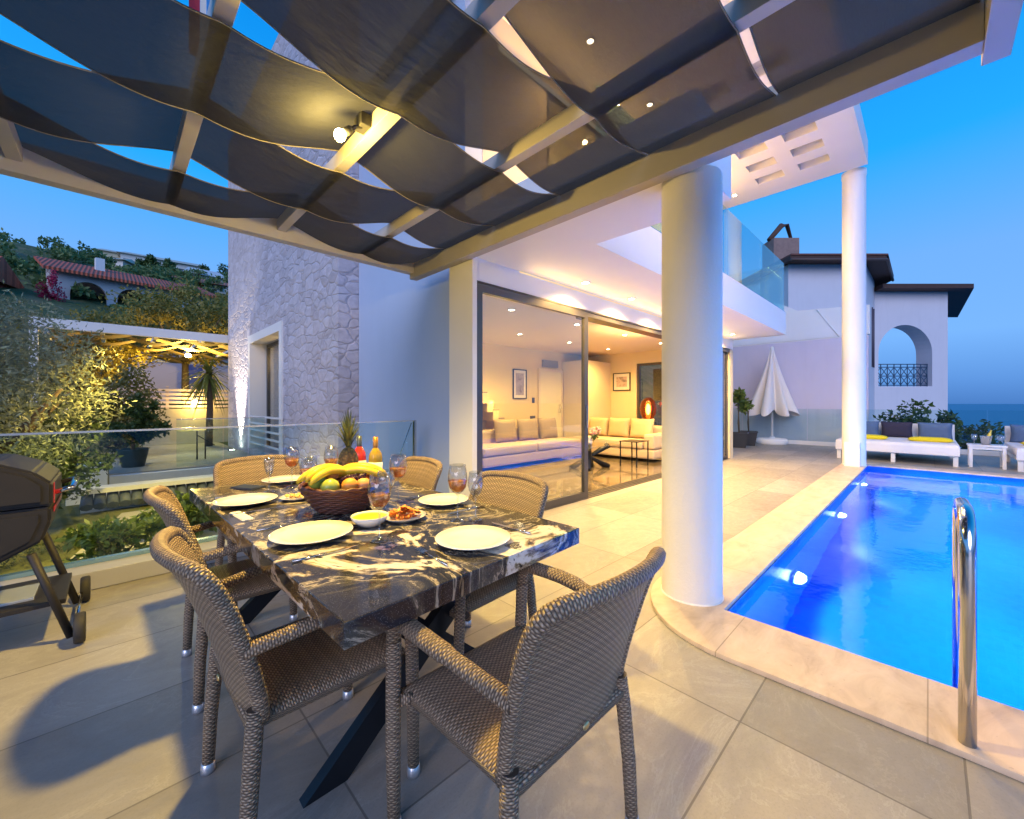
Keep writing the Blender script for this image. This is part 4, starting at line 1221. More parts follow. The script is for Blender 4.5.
# parasol
ps = thing('closed_parasol', 'closed cream parasol on a round white base against the lilac wall', 'parasol', (14.72, 3.42, 0))
m = MB(); m.lathe([(0, 0.001), (.40, 0.001), (.42, .03), (.42, .14), (.38, .18), (.08, .20), (.06, .24), (0, .24)], 36); m.build('base', WHITE, ps, world=False)
m = MB(); m.tube([(0, 0, .2), (0, 0, 2.98)], .032, 14); m.build('pole', WHITE, ps, world=False)
m = MB()
def can(u, v):
    th = u * 2 * PI
    R0 = .06 + .56 * (1 - v) ** 1.1
    fold = 1 + (.30 * (1 - v) + .12) * math.cos(8 * th + 1.1 * math.sin(3 * th))
    z = .98 + 1.95 * v - (.10 * math.cos(8 * th) * (1 - v) ** 3)
    return Vector((R0 * fold * math.cos(th), R0 * fold * math.sin(th) * .85, z))
m.grid(can, 96, 22, None, True); m.build('canopy', plain('parasol_cloth', (.74, .70, .68), .85, 0, .05, 4), ps, world=False)
m = MB(); m.lathe([(.035, 2.9), (.05, 2.93), (.05, 3.02), (0, 3.06)], 16); m.build('finial', WHITE, ps, world=False)

def leaves(m, center, rad, n, size, rng, aspect=.45, shell=.35, droop=0.0, clusters=None):
    """leaf quads spread through clustered ellipsoids"""
    c = np.array(center); r = np.array(rad)
    if clusters is None: clusters = max(5, n // 160)
    cc = []
    while len(cc) < clusters:
        p = rng.uniform(-1, 1, 3)
        if np.linalg.norm(p) < 1 and np.linalg.norm(p) > shell: cc.append(p * .80)
    cc = np.array(cc)
    idx = rng.integers(0, clusters, n)
    cs = rng.uniform(.16, .34, clusters)
    d = rng.normal(0, 1, (n, 3)); d /= np.linalg.norm(d, axis=1)[:, None]
    rr = rng.uniform(0, 1, n) ** .4
    P = c + (cc[idx] + d * (rr * cs[idx])[:, None]) * r
    a = rng.normal(0, 1, (n, 3)); a[:, 2] -= droop; a /= np.linalg.norm(a, axis=1)[:, None]
    b = np.cross(a, rng.normal(0, 1, (n, 3))); b /= (np.linalg.norm(b, axis=1)[:, None] + 1e-9)
    L = size * rng.uniform(.6, 1.3, n)[:, None]
    v0 = P; v1 = P + a * L * .5 + b * L * aspect * .5; v2 = P + a * L; v3 = P + a * L * .5 - b * L * aspect * .5
    return np.stack([v0, v1, v2, v3], 1).reshape(-1, 3)
def leaf_obj(name, arrs, mat, parent=None, loc=(0, 0, 0)):
    V = np.concatenate(arrs) - np.array(loc)
    n = len(V) // 4
    me = bpy.data.meshes.new(name)
    me.vertices.add(n * 4); me.vertices.foreach_set('co', V.astype(np.float32).ravel())
    me.loops.add(n * 4); me.loops.foreach_set('vertex_index', np.arange(n * 4, dtype=np.int32))
    me.polygons.add(n); me.polygons.foreach_set('loop_start', np.arange(0, n * 4, 4, dtype=np.int32))
    me.update(calc_edges=True); me.validate()
    me.materials.append(mat)
    o = bpy.data.objects.new(name, me); COL.objects.link(o)
    if parent: o.parent = parent
    return o
HILLG = m_leaf('hill_leaf', (.08, .14, .05), (.22, .30, .10))
NR = np.random.default_rng(11)
OLIVE = m_leaf('olive_leaf', (.12, .155, .095), (.32, .37, .25)); DARKG = m_leaf('dark_leaf', (.035, .07, .028), (.10, .15, .05)); OCHRE = m_leaf('ochre_leaf', (.18, .15, .03), (.42, .34, .07))
MIDG = m_leaf('mid_leaf', (.035, .07, .015), (.10, .16, .03)); FRESH = m_leaf('fresh_leaf', (.08, .13, .02), (.22, .28, .05)); PINK = m_leaf('bougainvillea', (.35, .01, .06), (.6, .03, .12)); GREYG = m_leaf('grey_leaf', (.13, .17, .11), (.30, .35, .24))
BARK = plain('bark', (.10, .075, .05), .9, 0, .3, 8, .8, 20)
def tree(x, y, z, h, rad, mat, label, n=5000, size=.12, trunk=.12, name='tree', cat='tree', group=None, lean=0, crown_lift=.62, limbs=5, aspect=.45, loc_shell=.3, droop=0, tz=None, branches=True):
    t = thing(name, label, cat, (x, y, z), 0, group)
    cx, cy, cz = lean, 0, h - rad[2] * .95
    m = MB()
    fork_z = max(.15 * h, cz - rad[2] * .7)
    m.tube([(0, 0, -.3), (lean * .2, 0, fork_z * .5), (lean * .5, 0, fork_z)], [trunk * 1.3, trunk, trunk * .8], 8)
    if branches:
        for k in range(limbs):
            a = 2 * PI * k / limbs + .4; e = Vector((cx + math.cos(a) * rad[0] * .6, cy + math.sin(a) * rad[1] * .6, cz + rad[2] * .35 * math.sin(k * 2.1)))
            s0 = Vector((lean * .5, 0, fork_z - .02)); mid = s0.lerp(e, .5) + Vector((0, 0, -.1 * rad[2]))
            m.tube([s0, mid, e], [trunk * .6, trunk * .4, trunk * .15], 6)
    m.build('trunk', BARK, t, world=False)
    leaf_obj('crown', [leaves(None, (cx, cy, cz), rad, n, size, NR, aspect, loc_shell, droop)], mat, t)
    return t
# potted plants by the glass doors
POT = plain('pot_charcoal', (.03, .032, .036), .5)
for (x, y, h, lb) in ((12.9, 3.82, 1.8, 'taller potted leafy plant in a square black pot beside the stacked glass doors'), (13.72, 3.80, 1.5, 'shorter potted plant in a square black pot next to the parasol base')):
    t = thing('potted_plant', lb, 'potted plant', (x, y, .001), .3, 'potted plants by the glass doors')
    m = MB()
    b = bmesh.new()
    for (z, s) in ((0, .16), (.42, .22)):
        for (i, j) in ((-1, -1), (1, -1), (1, 1), (-1, 1)): b.verts.new((i * s, j * s, z))
    b.verts.ensure_lookup_table()
    for i in range(4): b.faces.new([b.verts[i], b.verts[(i + 1) % 4], b.verts[4 + (i + 1) % 4], b.verts[4 + i]])
    b.faces.new([b.verts[3], b.verts[2], b.verts[1], b.verts[0]]); m._merge(b); m.box(-.21, .21, -.21, .21, .36, .385); m.box(-.235, .235, -.235, -.205, .40, .43); m.box(-.235, .235, .205, .235, .40, .43); m.box(-.235, -.205, -.205, .205, .40, .43); m.box(.205, .235, -.205, .205, .40, .43)
    m.build('pot', POT, t, world=False)
    m = MB(); m.tube([(0, 0, .38), (.02, .01, .8), (0, .03, h * .8)], [.022, .018, .01], 8); m.tube([(.0, 0, .38), (-.08, .03, .7), (-.1, .0, h * .7)], [.018, .014, .008], 8); m.build('stem', BARK, t, world=False)
    leaf_obj('foliage', [leaves(None, (0, 0, h - .35), (.34, .34, .50), 620, .12, NR, .5, .1)], FRESH, t)

# bushes and shrubs behind the far fence
for (x, y, h, rd, mt, lb) in ((17.0, .15, 3.9, 1.15, MIDG, 'round green bush with a tall top behind the left daybed'), (17.2, -1.2, 3.3, 1.0, DARKG, 'dark bush behind the glass, above the side table'),
        (17.4, -2.6, 3.2, 1.2, DARKG, 'dark bush behind the right daybed'), (16.9, 1.35, 3.2, .75, GREYG, 'small grey-green shrub behind the glass, just right of the far column'), (18.5, -4.6, 3.2, 1.4, DARKG, 'dark bush at the far right behind the daybeds')):
    tree(x, y, hterr(x, y), h - .95 - 0 * hterr(x, y), (rd, rd, 1.1), mt, lb, 2600, .15, .06, 'shrub', 'shrub', 'shrubs behind the far glass fence')

# ================================================================== NEIGHBOUR HOUSE
A0 = R(45.6); FW = Vector((math.cos(A0), math.sin(A0), 0)); RT = Vector((math.sin(A0), -math.cos(A0), 0))
def nb(l, d): v = RT * l + FW * d; return (v.x, v.y)
NLOC = nb(20, 26)
NH = thing('neighbour_house', 'neighbouring white house with dark eaves, a chimney and an arched loggia above the sea', 'house', (NLOC[0], NLOC[1], 0))
NW = m_paint('neighbour_render', (.72, .69, .74), stain=.15); EAVE = plain('dark_eaves', (.075, .035, .026), .7, 0, .3, 6)
m = MB(); m.prism([nb(*p) for p in ((14.9, 22), (19.08, 22), (22.2, 25.0), (24, 32), (15, 32))], -9, 8.75); m.build('wall', NW, NH)
# loggia front wall with arch
m = MB()
d0, d1 = 25.0, 26.0
def slab(l0, l1, z0, z1, da=d0, db=d1): m.prism([nb(l0, da), nb(l1, da), nb(l1, db), nb(l0, db)], z0, z1)
al, ar, sill, spring = 22.45, 25.75, 2.30, 4.35
slab(22.2 + .01, al, sill, 8.1); slab(ar, 26.7, sill, 8.1); slab(22.21, 26.7, -9, sill)
N = 20; cxa = (al + ar) / 2; ra_ = (ar - al) / 2
for k in range(N):
    a = PI - PI * k / N; b_ = PI - PI * (k + 1) / N
    l0, l1 = cxa + ra_ * math.cos(a), cxa + ra_ * math.cos(b_)
    za, zb = spring + 1.72 * math.sin(a), spring + 1.72 * math.sin(b_)
    bm_ = bmesh.new()
    q = []
    for (l, z) in ((l0, za), (l1, zb), (l1, 8.1), (l0, 8.1)):
        x, y = nb(l, d0); q.append(bm_.verts.new((x, y, z)))
    f = bm_.faces.new(q); r = bmesh.ops.extrude_face_region(bm_, geom=[f])
    for v in r['geom']:
        if isinstance(v, bmesh.types.BMVert): v.co += FW * (d1 - d0)
    m._merge(bm_)
m.build('loggia_wall', NW, NH)
m = MB(); m.prism([nb(*p) for p in ((22.5, 26.0), (26.7, 26.0), (31.5, 31), (26.5, 31))], sill - .6, sill - .05); m.build('loggia_floor', NW, NH)
m = MB()
for k in range(9):
    l = al + (ar - al) * k / 8; x, y = nb(l, 25.3)
    m.tube([(x, y, sill), (x, y, sill + 1.35)], .03, 6)
for k in range(8):
    la = al + (ar - al) * k / 8; lb_ = al + (ar - al) * (k + 1) / 8
    pa_, pb_ = nb(la, 25.3), nb(lb_, 25.3)
    m.tube([(*pa_, sill + .1), (*pb_, sill + .65)], .022, 5); m.tube([(*pb_, sill + .1), (*pa_, sill + .65)], .022, 5)
    m.tube([(*pa_, sill + .65), (*pb_, sill + 1.2)], .022, 5); m.tube([(*pb_, sill + .65), (*pa_, sill + 1.2)], .022, 5)
for z in (.08, .65, 1.2, 1.38):
    m.tube([(*nb(al, 25.3), sill + z), (*nb(ar, 25.3), sill + z)], .03, 6)
m.build('balcony_railing', plain('iron_blue', (.06, .12, .20), .5, .3), NH)
m = MB(); m.prism([nb(*p) for p in ((14.55, 21.3), (19.55, 21.3), (23.2, 24.9), (26, 33), (14.6, 33))], 8.752, 8.98); rf = m.build('roof', EAVE, NH)
m = MB(); m.tube([(*nb(14.5, 21.2), 8.74), (*nb(19.5, 21.2), 8.74), (*nb(23.2, 24.85), 8.74)], .07, 6); m.build('gutter', plain('gutter_brown', (.10, .06, .05), .5), rf)
m = MB(); m.tube([(*nb(18.9, 21.95), 8.7), (*nb(18.9, 21.95), 0)], .05, 6); m.build('downpipe', NW, NH)
m = MB(); m.prism([nb(*p) for p in ((14.55, 21.25), (19.6, 21.25), (23.3, 24.9), (26, 33.1), (14.5, 33.1))], 8.982, 9.07); m.build('roof_tiles', plain('old_tiles', (.16, .06, .045), .8, 0, .3, 4), rf)
for k in range(9):
    pass
m = MB(); m.prism([nb(*p) for p in ((22.0, 24.2), (27.4, 24.2), (35.5, 32.5), (24.2, 32.5))], 8.102, 8.36); rf = m.build('roof', EAVE, NH)
m = MB()
for k in range(14):
    t_ = k / 13
    a_ = (26.72 + 7.5 * t_, 24.4 + 8 * t_); b_ = (27.3 + 7.6 * t_, 24.4 + 8 * t_)
    m.prism([nb(a_[0], a_[1]), nb(b_[0], b_[1]), nb(b_[0] + .1, b_[1] + .1), nb(a_[0] + .1, a_[1] + .1)], 7.97, 8.10)
m.bm.free()
m = MB(); m.prism([nb(*p) for p in ((15.4, 24), (16.9, 24), (16.9, 25.1), (15.4, 25.1))], 9.0, 11.0); ch = m.build('chimney', plain('chimney_brick', (.30, .20, .17), .9, 0, .3, 5), NH)
m = MB(); x0_, y0_ = nb(16.2, 24.5)
m.tube([(x0_ - .7, y0_ + .5, 11.0), (x0_ - .1, y0_, 11.9), (x0_ + .3, y0_ - .2, 12.0), (x0_ + .5, y0_ - .4, 11.0)], [.14, .16, .12, .08], 8)
m.build('chimney_cowl', plain('rust', (.12, .06, .04), .8), ch)
m = MB()
for (l, d) in ((21.15, 24.0), (21.6, 24.4)):
    x, y = nb(l, d - .02); m.tube([(x, y, 3.4), (x, y, 6.9)], .06, 6)
m.build('shutter', plain('shutter_dark', (.08, .07, .1), .6), NH)

# ================================================================== INTERIOR FURNITURE
SOFA = plain('sofa_cream', (.54, .43, .30), .85, 0, .06, 6, .4, 160); CUS2 = plain('sofa_cushion_taupe', (.34, .26, .15), .85, 0, .1, 7, .4, 160); CUS3 = plain('sofa_cushion_tan', (.55, .42, .24), .85, 0, .1, 7, .4, 160)
def softbox(m, x0, x1, y0, y1, z0, z1): m.box(x0, x1, y0, y1, z0, z1, min(.05, (z1 - z0) * .3))
s1 = thing('sofa', 'long pale sectional sofa with taupe cushions behind the closed glass panel', 'sofa', (6.3, 6.3, 0))
m = MB(); softbox(m, 4.9, 7.9, 5.75, 6.75, .06, .27); m.build('base', SOFA, s1)
for (a, b) in ((4.9, 6.38), (6.40, 7.9)):
    m = MB(); softbox(m, a, b, 5.73, 6.5, .275, .44); m.build('seat_cushion', SOFA, s1)
m = MB(); softbox(m, 4.9, 7.9, 6.505, 6.75, .275, .70); m.build('backrest', SOFA, s1)
for (x, c) in ((6.05, 0), (6.75, 1), (7.45, 0)):
    m = MB(); pillow(m, (x, 6.38, .68), .32, .10, .25, Matrix.Rotation(R(-10), 3, 'X')); m.build('back_cushion', CUS2, s1)
s2 = thing('sofa', 'cream sofa with tan cushions seen through the open doorway', 'sofa', (9.0, 5.0, 0))
m = MB(); softbox(m, 8.25, 9.35, 4.1, 6.3, .06, .27); m.build('base', SOFA, s2)
m = MB(); softbox(m, 8.22, 9.1, 4.36, 6.3, .275, .44); m.build('seat_cushion', SOFA, s2)
m = MB(); softbox(m, 9.105, 9.35, 4.1, 6.3, .275, .74); m.build('backrest', SOFA, s2)
m = MB(); softbox(m, 8.25, 9.1, 4.1, 4.35, .275, .60); m.build('armrest', SOFA, s2)
for y in (4.75, 5.35, 5.95):
    m = MB(); pillow(m, (8.95, y, .68), .11, .30, .24, Matrix.Rotation(R(12), 3, 'Y')); m.build('back_cushion', CUS3, s2)
ctb = thing('coffee_table', 'coffee table with a clear top on crossed black legs in the living room', 'coffee table', (6.7, 4.7, 0))
m = MB(); m.box(6.2, 7.3, 4.35, 5.0, .44, .455, .003); m.build('tabletop', GLASS, ctb)
for (a, b) in (((6.4, 4.5), (7.1, 4.9)), ((7.1, 4.5), (6.4, 4.9))):
    m = MB(); m.tube([(*a, 0), ((a[0] + b[0]) / 2, (a[1] + b[1]) / 2, .22), (*a, .438)], [.07, .05, .07], 8); m.tube([(*b, 0), ((a[0] + b[0]) / 2, (a[1] + b[1]) / 2, .22)], [.06, .05], 8); m.build('leg', BLACK, ctb)
ctb2 = thing('side_table', 'slim black-framed side table next to the coffee table', 'side table', (7.6, 4.2, 0))
m = MB(); m.box(7.35, 7.85, 4.0, 4.4, .50, .515); m.build('tabletop', BLACK, ctb2)
for x in (7.37, 7.83):
    for y in (4.02, 4.38): m = MB(); m.box(x - .01, x + .01, y - .01, y + .01, .0, .5); m.build('leg', BLACK, ctb2)
vs_ = thing('flower_vase', 'vase of white and pink flowers on the coffee table', 'vase', (6.75, 4.7, .456))
m = MB(); m.lathe([(0, .001), (.05, 0), (.065, .06), (.04, .13), (.05, .16), (.045, .16), (0, .02)], 24); m.build('vase', PORC, vs_, world=False)
leaf_obj('flowers', [leaves(None, (0, 0, .27), (.22, .22, .16), 420, .05, NR, .8, .1)], plain('petal', (.80, .45, .38), .7, 0, .4, 14), vs_)
leaf_obj('foliage', [leaves(None, (0, 0, .22), (.2, .2, .13), 160, .07, NR, .4, .1)], DARKG, vs_)
# pictures
def picture(x0, x1, y, z0, z1, axis, label, cols):
    t = thing('framed_picture', label, 'picture', (x0, y, z0))
    m = MB(); w = .025
    def bx(a, b, c, d, da, db):
        if axis == 'y': m.box(a, b, y - db, y - da, c, d)
        else: m.box(y - db, y - da, a, b, c, d)
    bx(x0, x0 + w, z0, z1, .002, .03); bx(x1 - w, x1, z0, z1, .002, .03); bx(x0 + w, x1 - w, z1 - w, z1, .002, .03); bx(x0 + w, x1 - w, z0, z0 + w, .002, .03); m.build('frame', BLACK, t)
    m = MB(); bx(x0 + w, x1 - w, z0 + w, z1 - w, .002, .014); m.build('mount', plain('mount_board', (.78, .74, .66), .8), t)
    g = NT('print'); n = g.noise(g.co('World'), 4.5, 6, .6, 1.0); g.set(Base_Color=g.ramp(n, [(.3, cols[0]), (.5, cols[1]), (.7, cols[2])]), Roughness=.3)
    k = (x1 - x0) * .2; m = MB(); bx(x0 + k, x1 - k, z0 + k, z1 - k, .014, .018); m.build('print', g.m, t)
picture(7.02, 7.50, 7.15, 1.38, 2.12, 'y', 'tall black-framed picture with a violet-grey print on the wall left of the entrance door', ((.12, .09, .14), (.42, .38, .45), (.25, .16, .18)))
picture(5.72, 6.26, 10.16, 1.62, 2.12, 'x', 'small black-framed landscape picture on the wall right of the doorway view', ((.10, .08, .09), (.55, .42, .36), (.30, .18, .15)))
# stairs
sts = thing('staircase', 'lit stone staircase in the back left corner of the living room', 'stairs', (5.6, 6.9, 0))
m = MB()
for k in range(8):
    m.box(7.0 - .17 * (k + 1), 7.0 - .17 * k, 6.70, 7.14, .0 if k == 0 else .19 * k - .06, .19 * (k + 1) - .022)
m.build('steps', plain('stair_stone', (.62, .46, .26), .4), sts)
for k in range(8):
    m = MB(); m.box(7.0 - .17 * (k + 1) - .01, 7.0 - .17 * k, 6.69, 7.13, .19 * (k + 1) - .021, .19 * (k + 1)); m.build('tread', plain('tread_dark', (.20, .14, .09), .3), sts)
light('stair_glow', 'POINT', (6.1, 6.5, 1.3), 14, YEL, sts, .05)
lt = thing('table_lamp', 'small round glowing lamp beside the staircase', 'lamp', (5.95, 6.95, 1.14))
m = MB(); m.ball((0, 0, .12), .11, .11, .07); m.lathe([(.05, 0), (.04, .02), (.02, .06)], 16); m.build('shade', emit('lamp_shade_glow', (1, .7, .3), 5), lt, world=False)
# amber globe lamp
gl = thing('globe_lamp', 'amber glass globe lamp glowing on a black stand behind the cream sofa', 'lamp', (9.75, 5.0, 0))
m = MB(); m.box(9.6, 9.9, 4.85, 5.15, .78, .80)
for x in (9.61, 9.89):
    for y in (4.86, 5.14): m.tube([(x, y, 0), (x, y, .78)], .01, 6)
m.build('stand', BLACK, gl)
m = MB(); m.lathe([(.05, .80), (.12, .86), (.19, 1.0), (.21, 1.15), (.17, 1.32), (.06, 1.42), (.055, 1.42), (.165, 1.32), (.205, 1.15), (.185, 1.0), (.05, .81)], 28, c=(9.75, 5.0, 0)); m.build('globe', glass_mat('amber_glass', (1.0, .62, .35), base=.05), gl)
m = MB(); m.ball((9.75, 5.0, 1.12), .05, .05, .14); m.build('bulb_glass', emit('amber_bulb', (1, .55, .18), 25), gl)
light('bulb', 'POINT', (9.75, 5.0, 1.12), 12, (1, .55, .2), gl, .08)
tv = MB(); tv.box(10.42, 10.47, 4.35, 5.2, 1.35, 2.2, .01); o = tv.build('shutter_panel', plain('screen_black', (.02, .02, .03), .2)); tag(o, 'dark panel outside the living room window above the globe lamp', 'panel')

# ================================================================== GARDEN ON THE LEFT
PAVE = m_paint('garden_paving', (.36, .33, .26), .7, .3, .15); YWALL = m_paint('garden_wall_stone', (.46, .40, .26), .85, .6, .2, .3)
m = MB(); m.box(-.05, 2.47, 10.3, 17.0, -1.7, 0.0); struct('garden_terrace', m, PAVE)
m = MB(); m.prism([(-.5, 5.6), (2.3, 5.4), (2.3, 8.7), (.1, 8.6)], -1.66, -.395); struct('garden_path', m, PAVE)
m = MB(); m.box(-9, 2.46, 4.45, 10.25, -1.9, -1.28)
m.bm.free(); m = MB()
m.grid(lambda u, v: Vector((-10 + 12.46 * u, 4.32 + 5.9 * v, -.42 + .02 * math.sin(9 * u) * math.cos(7 * v))), 20, 10); 
tl_ = NT('lawn'); n_ = tl_.noise(tl_.co('World'), 3, 8, .7); tl_.set(Base_Color=tl_.ramp(n_, [(.3, (.07, .085, .015)), (.6, (.17, .165, .035)), (.8, (.24, .21, .06))]), Roughness=.95); tl_.bump(tl_.noise(tl_.co('World'), 60, 4), 1, .03)
struct('lawn', m, tl_.m)
# tile-capped garden wall
gw = thing('tiled_garden_wall', 'low white garden wall capped with grey clay tiles', 'wall', (.7, 9.1, -1))
m = MB(); m.box(-.35, 2.40, 9.05, 9.30, -1.6, -.34); m.box(-.35, 2.42, 9.0, 9.36, -.12, -.05); m.build('wall', WHITE, gw)
m = MB()
for k in range(19):
    x = -.28 + k * .142
    m.tube([(x, 8.86, -.30), (x, 9.08, -.20), (x, 9.3, -.12)], [.075, .07, .06], 8, flat=.8)
m.build('clay_tiles', plain('grey_tiles', (.10, .12, .14), .6, 0, .3, 6), gw)
wp = MB(); wp.box(-.55, -.06, 9.9, 10.4, -1.6, .22, .01); tag(wp.build('gate_pillar', WHITE), 'square white pillar at the left end of the garden terrace', 'pillar')
ld_ = MB(); ld_.box(-.04, 2.45, 10.1, 10.298, -1.6, -.02, .006); tag(ld_.build('terrace_kerb', WHITE), 'white edge of the raised garden terrace above the tiled wall', 'kerb')
B = thing('garden_glass_fence', 'low glass fence along the raised garden terrace', 'balustrade', (1.5, 10.2, 0))
for (a, c) in ((.9, 1.65), (1.67, 2.42)):
    m = MB(); m.box(a, c, 10.35, 10.36, .02, .95); m.build('pane', BALG, B)
m = MB(); m.box(.9, 2.42, 10.34, 10.37, .95, .965); m.build('top_rail', MATS['rail_alu'], B)
# stone wall + slatted fence
fw_ = thing('slatted_fence', 'pale horizontal slat fence on top of a yellow-lit garden wall', 'fence', (1.2, 16.3, 0))
m = MB(); m.box(.35, 3.2, 16.2, 16.5, 0.001, 1.10); m.build('wall', YWALL, fw_)
FW_ = plain('fence_paint', (.62, .50, .42), .6)
m = MB()
for k in range(5): m.box(-.15, 3.2, 16.24, 16.28, 1.14 + k * .125, 1.21 + k * .125)
m.build('slats', FW_, fw_)
for x in (-.12, .52, 1.2, 1.8, 2.35):
    m = MB(); m.box(x - .035, x + .035, 16.285, 16.36, 1.102, 1.80); m.build('post', FW_, fw_)
wl = thing('wall_lamp', 'small glowing lamp on the slatted fence', 'lamp', (1.85, 16.1, 1.30))
m = MB(); m.ball((0, 0, 0), .075); m.build('globe', emit('fence_lamp', (1, .70, .28), 45), wl, world=False)
m = MB(); m.tube([(0, .02, 0), (0, .13, 0)], .02, 8); m.build('bracket', BLACK, wl, world=False)
light('bulb', 'POINT', (1.85, 15.95, 1.25), 45, YEL, wl, .08)
# garden pergola
gp = thing('garden_pergola', 'white garden pergola beam and posts with woven shade strips beyond the balustrade', 'pergola', (.8, 15, 0))
m = MB(); m.box(-1.42, 2.9, 14.9, 15.05, 3.10, 3.34, .005); m.build('beam', WHITE, gp)
m = MB(); m.box(-1.42, -1.27, 15.051, 24.0, 3.10, 3.30, .005); m.build('beam', WHITE, gp)
m = MB(); m.box(-1.42, 4.9, 24.001, 24.15, 3.10, 3.30, .005); m.build('beam', WHITE, gp)
for y in (14.975, 24.07):
    m = MB(); m.box(-1.415, -1.275, y - .07, y + .07, -1.6, 3.098); m.build('post', WHITE, gp)
for k, x in enumerate((-.2, .9, 2.0, 3.1, 4.2)):
    m = MB(); m.box(x - .04, x + .04, 15.052, 23.998, 3.16, 3.24); m.build('rafter', WHITE, gp)
TAN = plain('tan_shade', (.34, .25, .12), .8, 0, .2, 8)
for j in range(9):
    y0_ = 15.2 + j * .97
    m = MB(); m.grid(lambda u, v: Vector((-1.25 + 6.0 * u, y0_ + .80 * v, 3.20 + .13 * math.cos(u * 6.0 / 1.1 * PI + (j % 2) * PI))), 60, 2)
    m.build('shade', TAN, gp)
light('lantern_bulb', 'POINT', (1.9, 18.2, 2.8), 480, YEL, gp, .06)
m = MB(); m.ball((1.9, 18.2, 2.95), .09, .09, .07); m.build('lantern', emit('pergola_lantern', (1, .75, .35), 60), gp)
# potted bush
pb = thing('potted_bush', 'spreading green bush in a round dark pot on the garden terrace', 'potted plant', (.30, 11.2, .002))
m = MB(); m.lathe([(0, 0), (.17, 0), (.24, .34), (.26, .36), (.23, .36), (.15, .04), (0, .04)], 28); m.build('pot', plain('pot_teal', (.03, .06, .06), .5), pb, world=False)
m = MB(); m.tube([(0, 0, .2), (0, .02, .8)], [.04, .02], 8); m.build('stem', BARK, pb, world=False)
leaf_obj('foliage', [leaves(None, (.05, 0, .72), (.72, .6, .38), 1900, .10, NR, .5, .1), leaves(None, (.1, 0, 1.1), (.3, .3, .35), 500, .10, NR, .5, .1)], MIDG, pb)
gt = thing('bistro_table', 'thin-legged dark bistro table on the garden terrace', 'table', (1.42, 11.6, .002))
m = MB(); m.box(-.42, .30, -.25, .25, .66, .68); m.build('tabletop', GLASS, gt, world=False)
for x in (-.05, .10):
    m = MB(); m.tube([(x, 0, 0), (x, 0, .66)], .014, 6); m.build('leg', BLACK, gt, world=False)
m = MB(); m.tube([(-.05, 0, .55), (.28, 0, .3)], .012, 6); m.build('brace', BLACK, gt, world=False)
# yucca palm
yp = thing('yucca_palm', 'spiky palm with drooping sword leaves left of the stone tower', 'palm', (2.05, 15.0, 0))
m = MB(); m.tube([(0, 0, 0), (.03, 0, 1.2), (0, 0, 2.2)], [.10, .08, .07], 8); m.build('trunk', BARK, yp, world=False)
m = MB(); rg = random.Random(9)
for k in range(120):
    a = rg.random() * 6.28; el = rg.uniform(-1.1, 1.3); L = rg.uniform(.7, 1.05); z0_ = 2.0 + rg.random() * .25
    P = [Vector((math.cos(a) * math.cos(el) * L * s, math.sin(a) * math.cos(el) * L * s, z0_ + math.sin(el) * L * s - .45 * s * s)) for s in (0, .33, .66, 1)]
    sd = Vector((-math.sin(a), math.cos(a), 0)); V = []
    for q, p in enumerate(P):
        w = (.022, .026, .018, .002)[q]; V.append((m.bm.verts.new(p - sd * w), m.bm.verts.new(p + sd * w)))
    for q in range(3): m._quad([V[q][0], V[q][1], V[q + 1][1], V[q + 1][0]])
m.build('crown', m_leaf('yucca_leaf', (.06, .09, .015), (.17, .20, .04)), yp, world=False)
# guest house with a curtain
gh = thing('garden_house', 'small pale garden house with a blue door behind the slatted fence', 'house', (3, 26, 0))
m = MB(); m.box(.6, 6.4, 26.0, 29, -1.6, 3.9); m.build('wall', m_paint('garden_house_paint', (.50, .46, .55)), gh)
m = MB(); m.box(2.6, 3.3, 25.96, 25.998, .4, 3.2); m.build('door', plain('blue_door', (.05, .09, .30), .5), gh)
m = MB(); m.box(.2, 6.8, 25.6, 29.3, 3.902, 4.05); m.build('roof', plain('gh_roof', (.22, .2, .18), .8), gh)

# lamp posts added in place of spotlight reflections in the glass over the grill
for k, (x, lb) in enumerate(((-1.62, 'lamp post added in place of a glass reflection, at the left picture edge above the grill'), (-1.36, 'lamp post added in place of a glass reflection, right above the grill lid'))):
    t = thing('reflection_lamp', lb, 'lamp', (x, 8.0, -.42), 0, 'lamp posts added in place of glass reflections')
    m = MB(); m.tube([(0, 0, 0), (0, 0, 1.04)], .03, 10); m.build('post', BLACK, t, world=False)
    m = MB(); m.lathe([(.05, 1.04), (.055, 1.05), (.055, 1.18), (.0, 1.20)], 16); m.build('lens', emit('reflection_glow%d' % k, (1, .75, .4), 14), t, world=False)
light('garden_glow', 'SPOT', (.35, 7.0, 2.3), 620, YEL, t, .1, 118, .8, (0, 0, -1))

# trees
tree(-1.28, 7.3, -.42, 3.08, (1.45, 1.3, 1.3), OLIVE, 'large silvery olive tree on the left beyond the balustrade', 24000, .068, .11, 'olive_tree', 'tree', lean=.1, aspect=.3, limbs=7, loc_shell=.1)
tree(-2.75, 8.3, -.42, 3.9, (1.5, 1.4, 1.4), OLIVE, 'olive tree at the left picture edge', 18000, .072, .11, 'olive_tree', 'tree', aspect=.3)
tree(-.75, 8.3, -.42, 1.9, (.95, .8, .85), DARKG, 'dark bushy shrub under the olive tree beside the white pillar', 7000, .08, .06, 'shrub', 'shrub')
tree(-1.9, 6.5, -.42, 1.6, (1.5, .8, .8), DARKG, 'dark hedge-like shrub low behind the grill', 6500, .08, .06, 'shrub', 'shrub')
tree(.15, 13.4, -1.0, 3.3, (1.0, .9, 1.3), m_leaf('lit_leaf', (.07, .08, .015), (.18, .17, .04)), 'yellow-lit shrub left of the slatted fence', 5000, .10, .06, 'shrub', 'shrub')
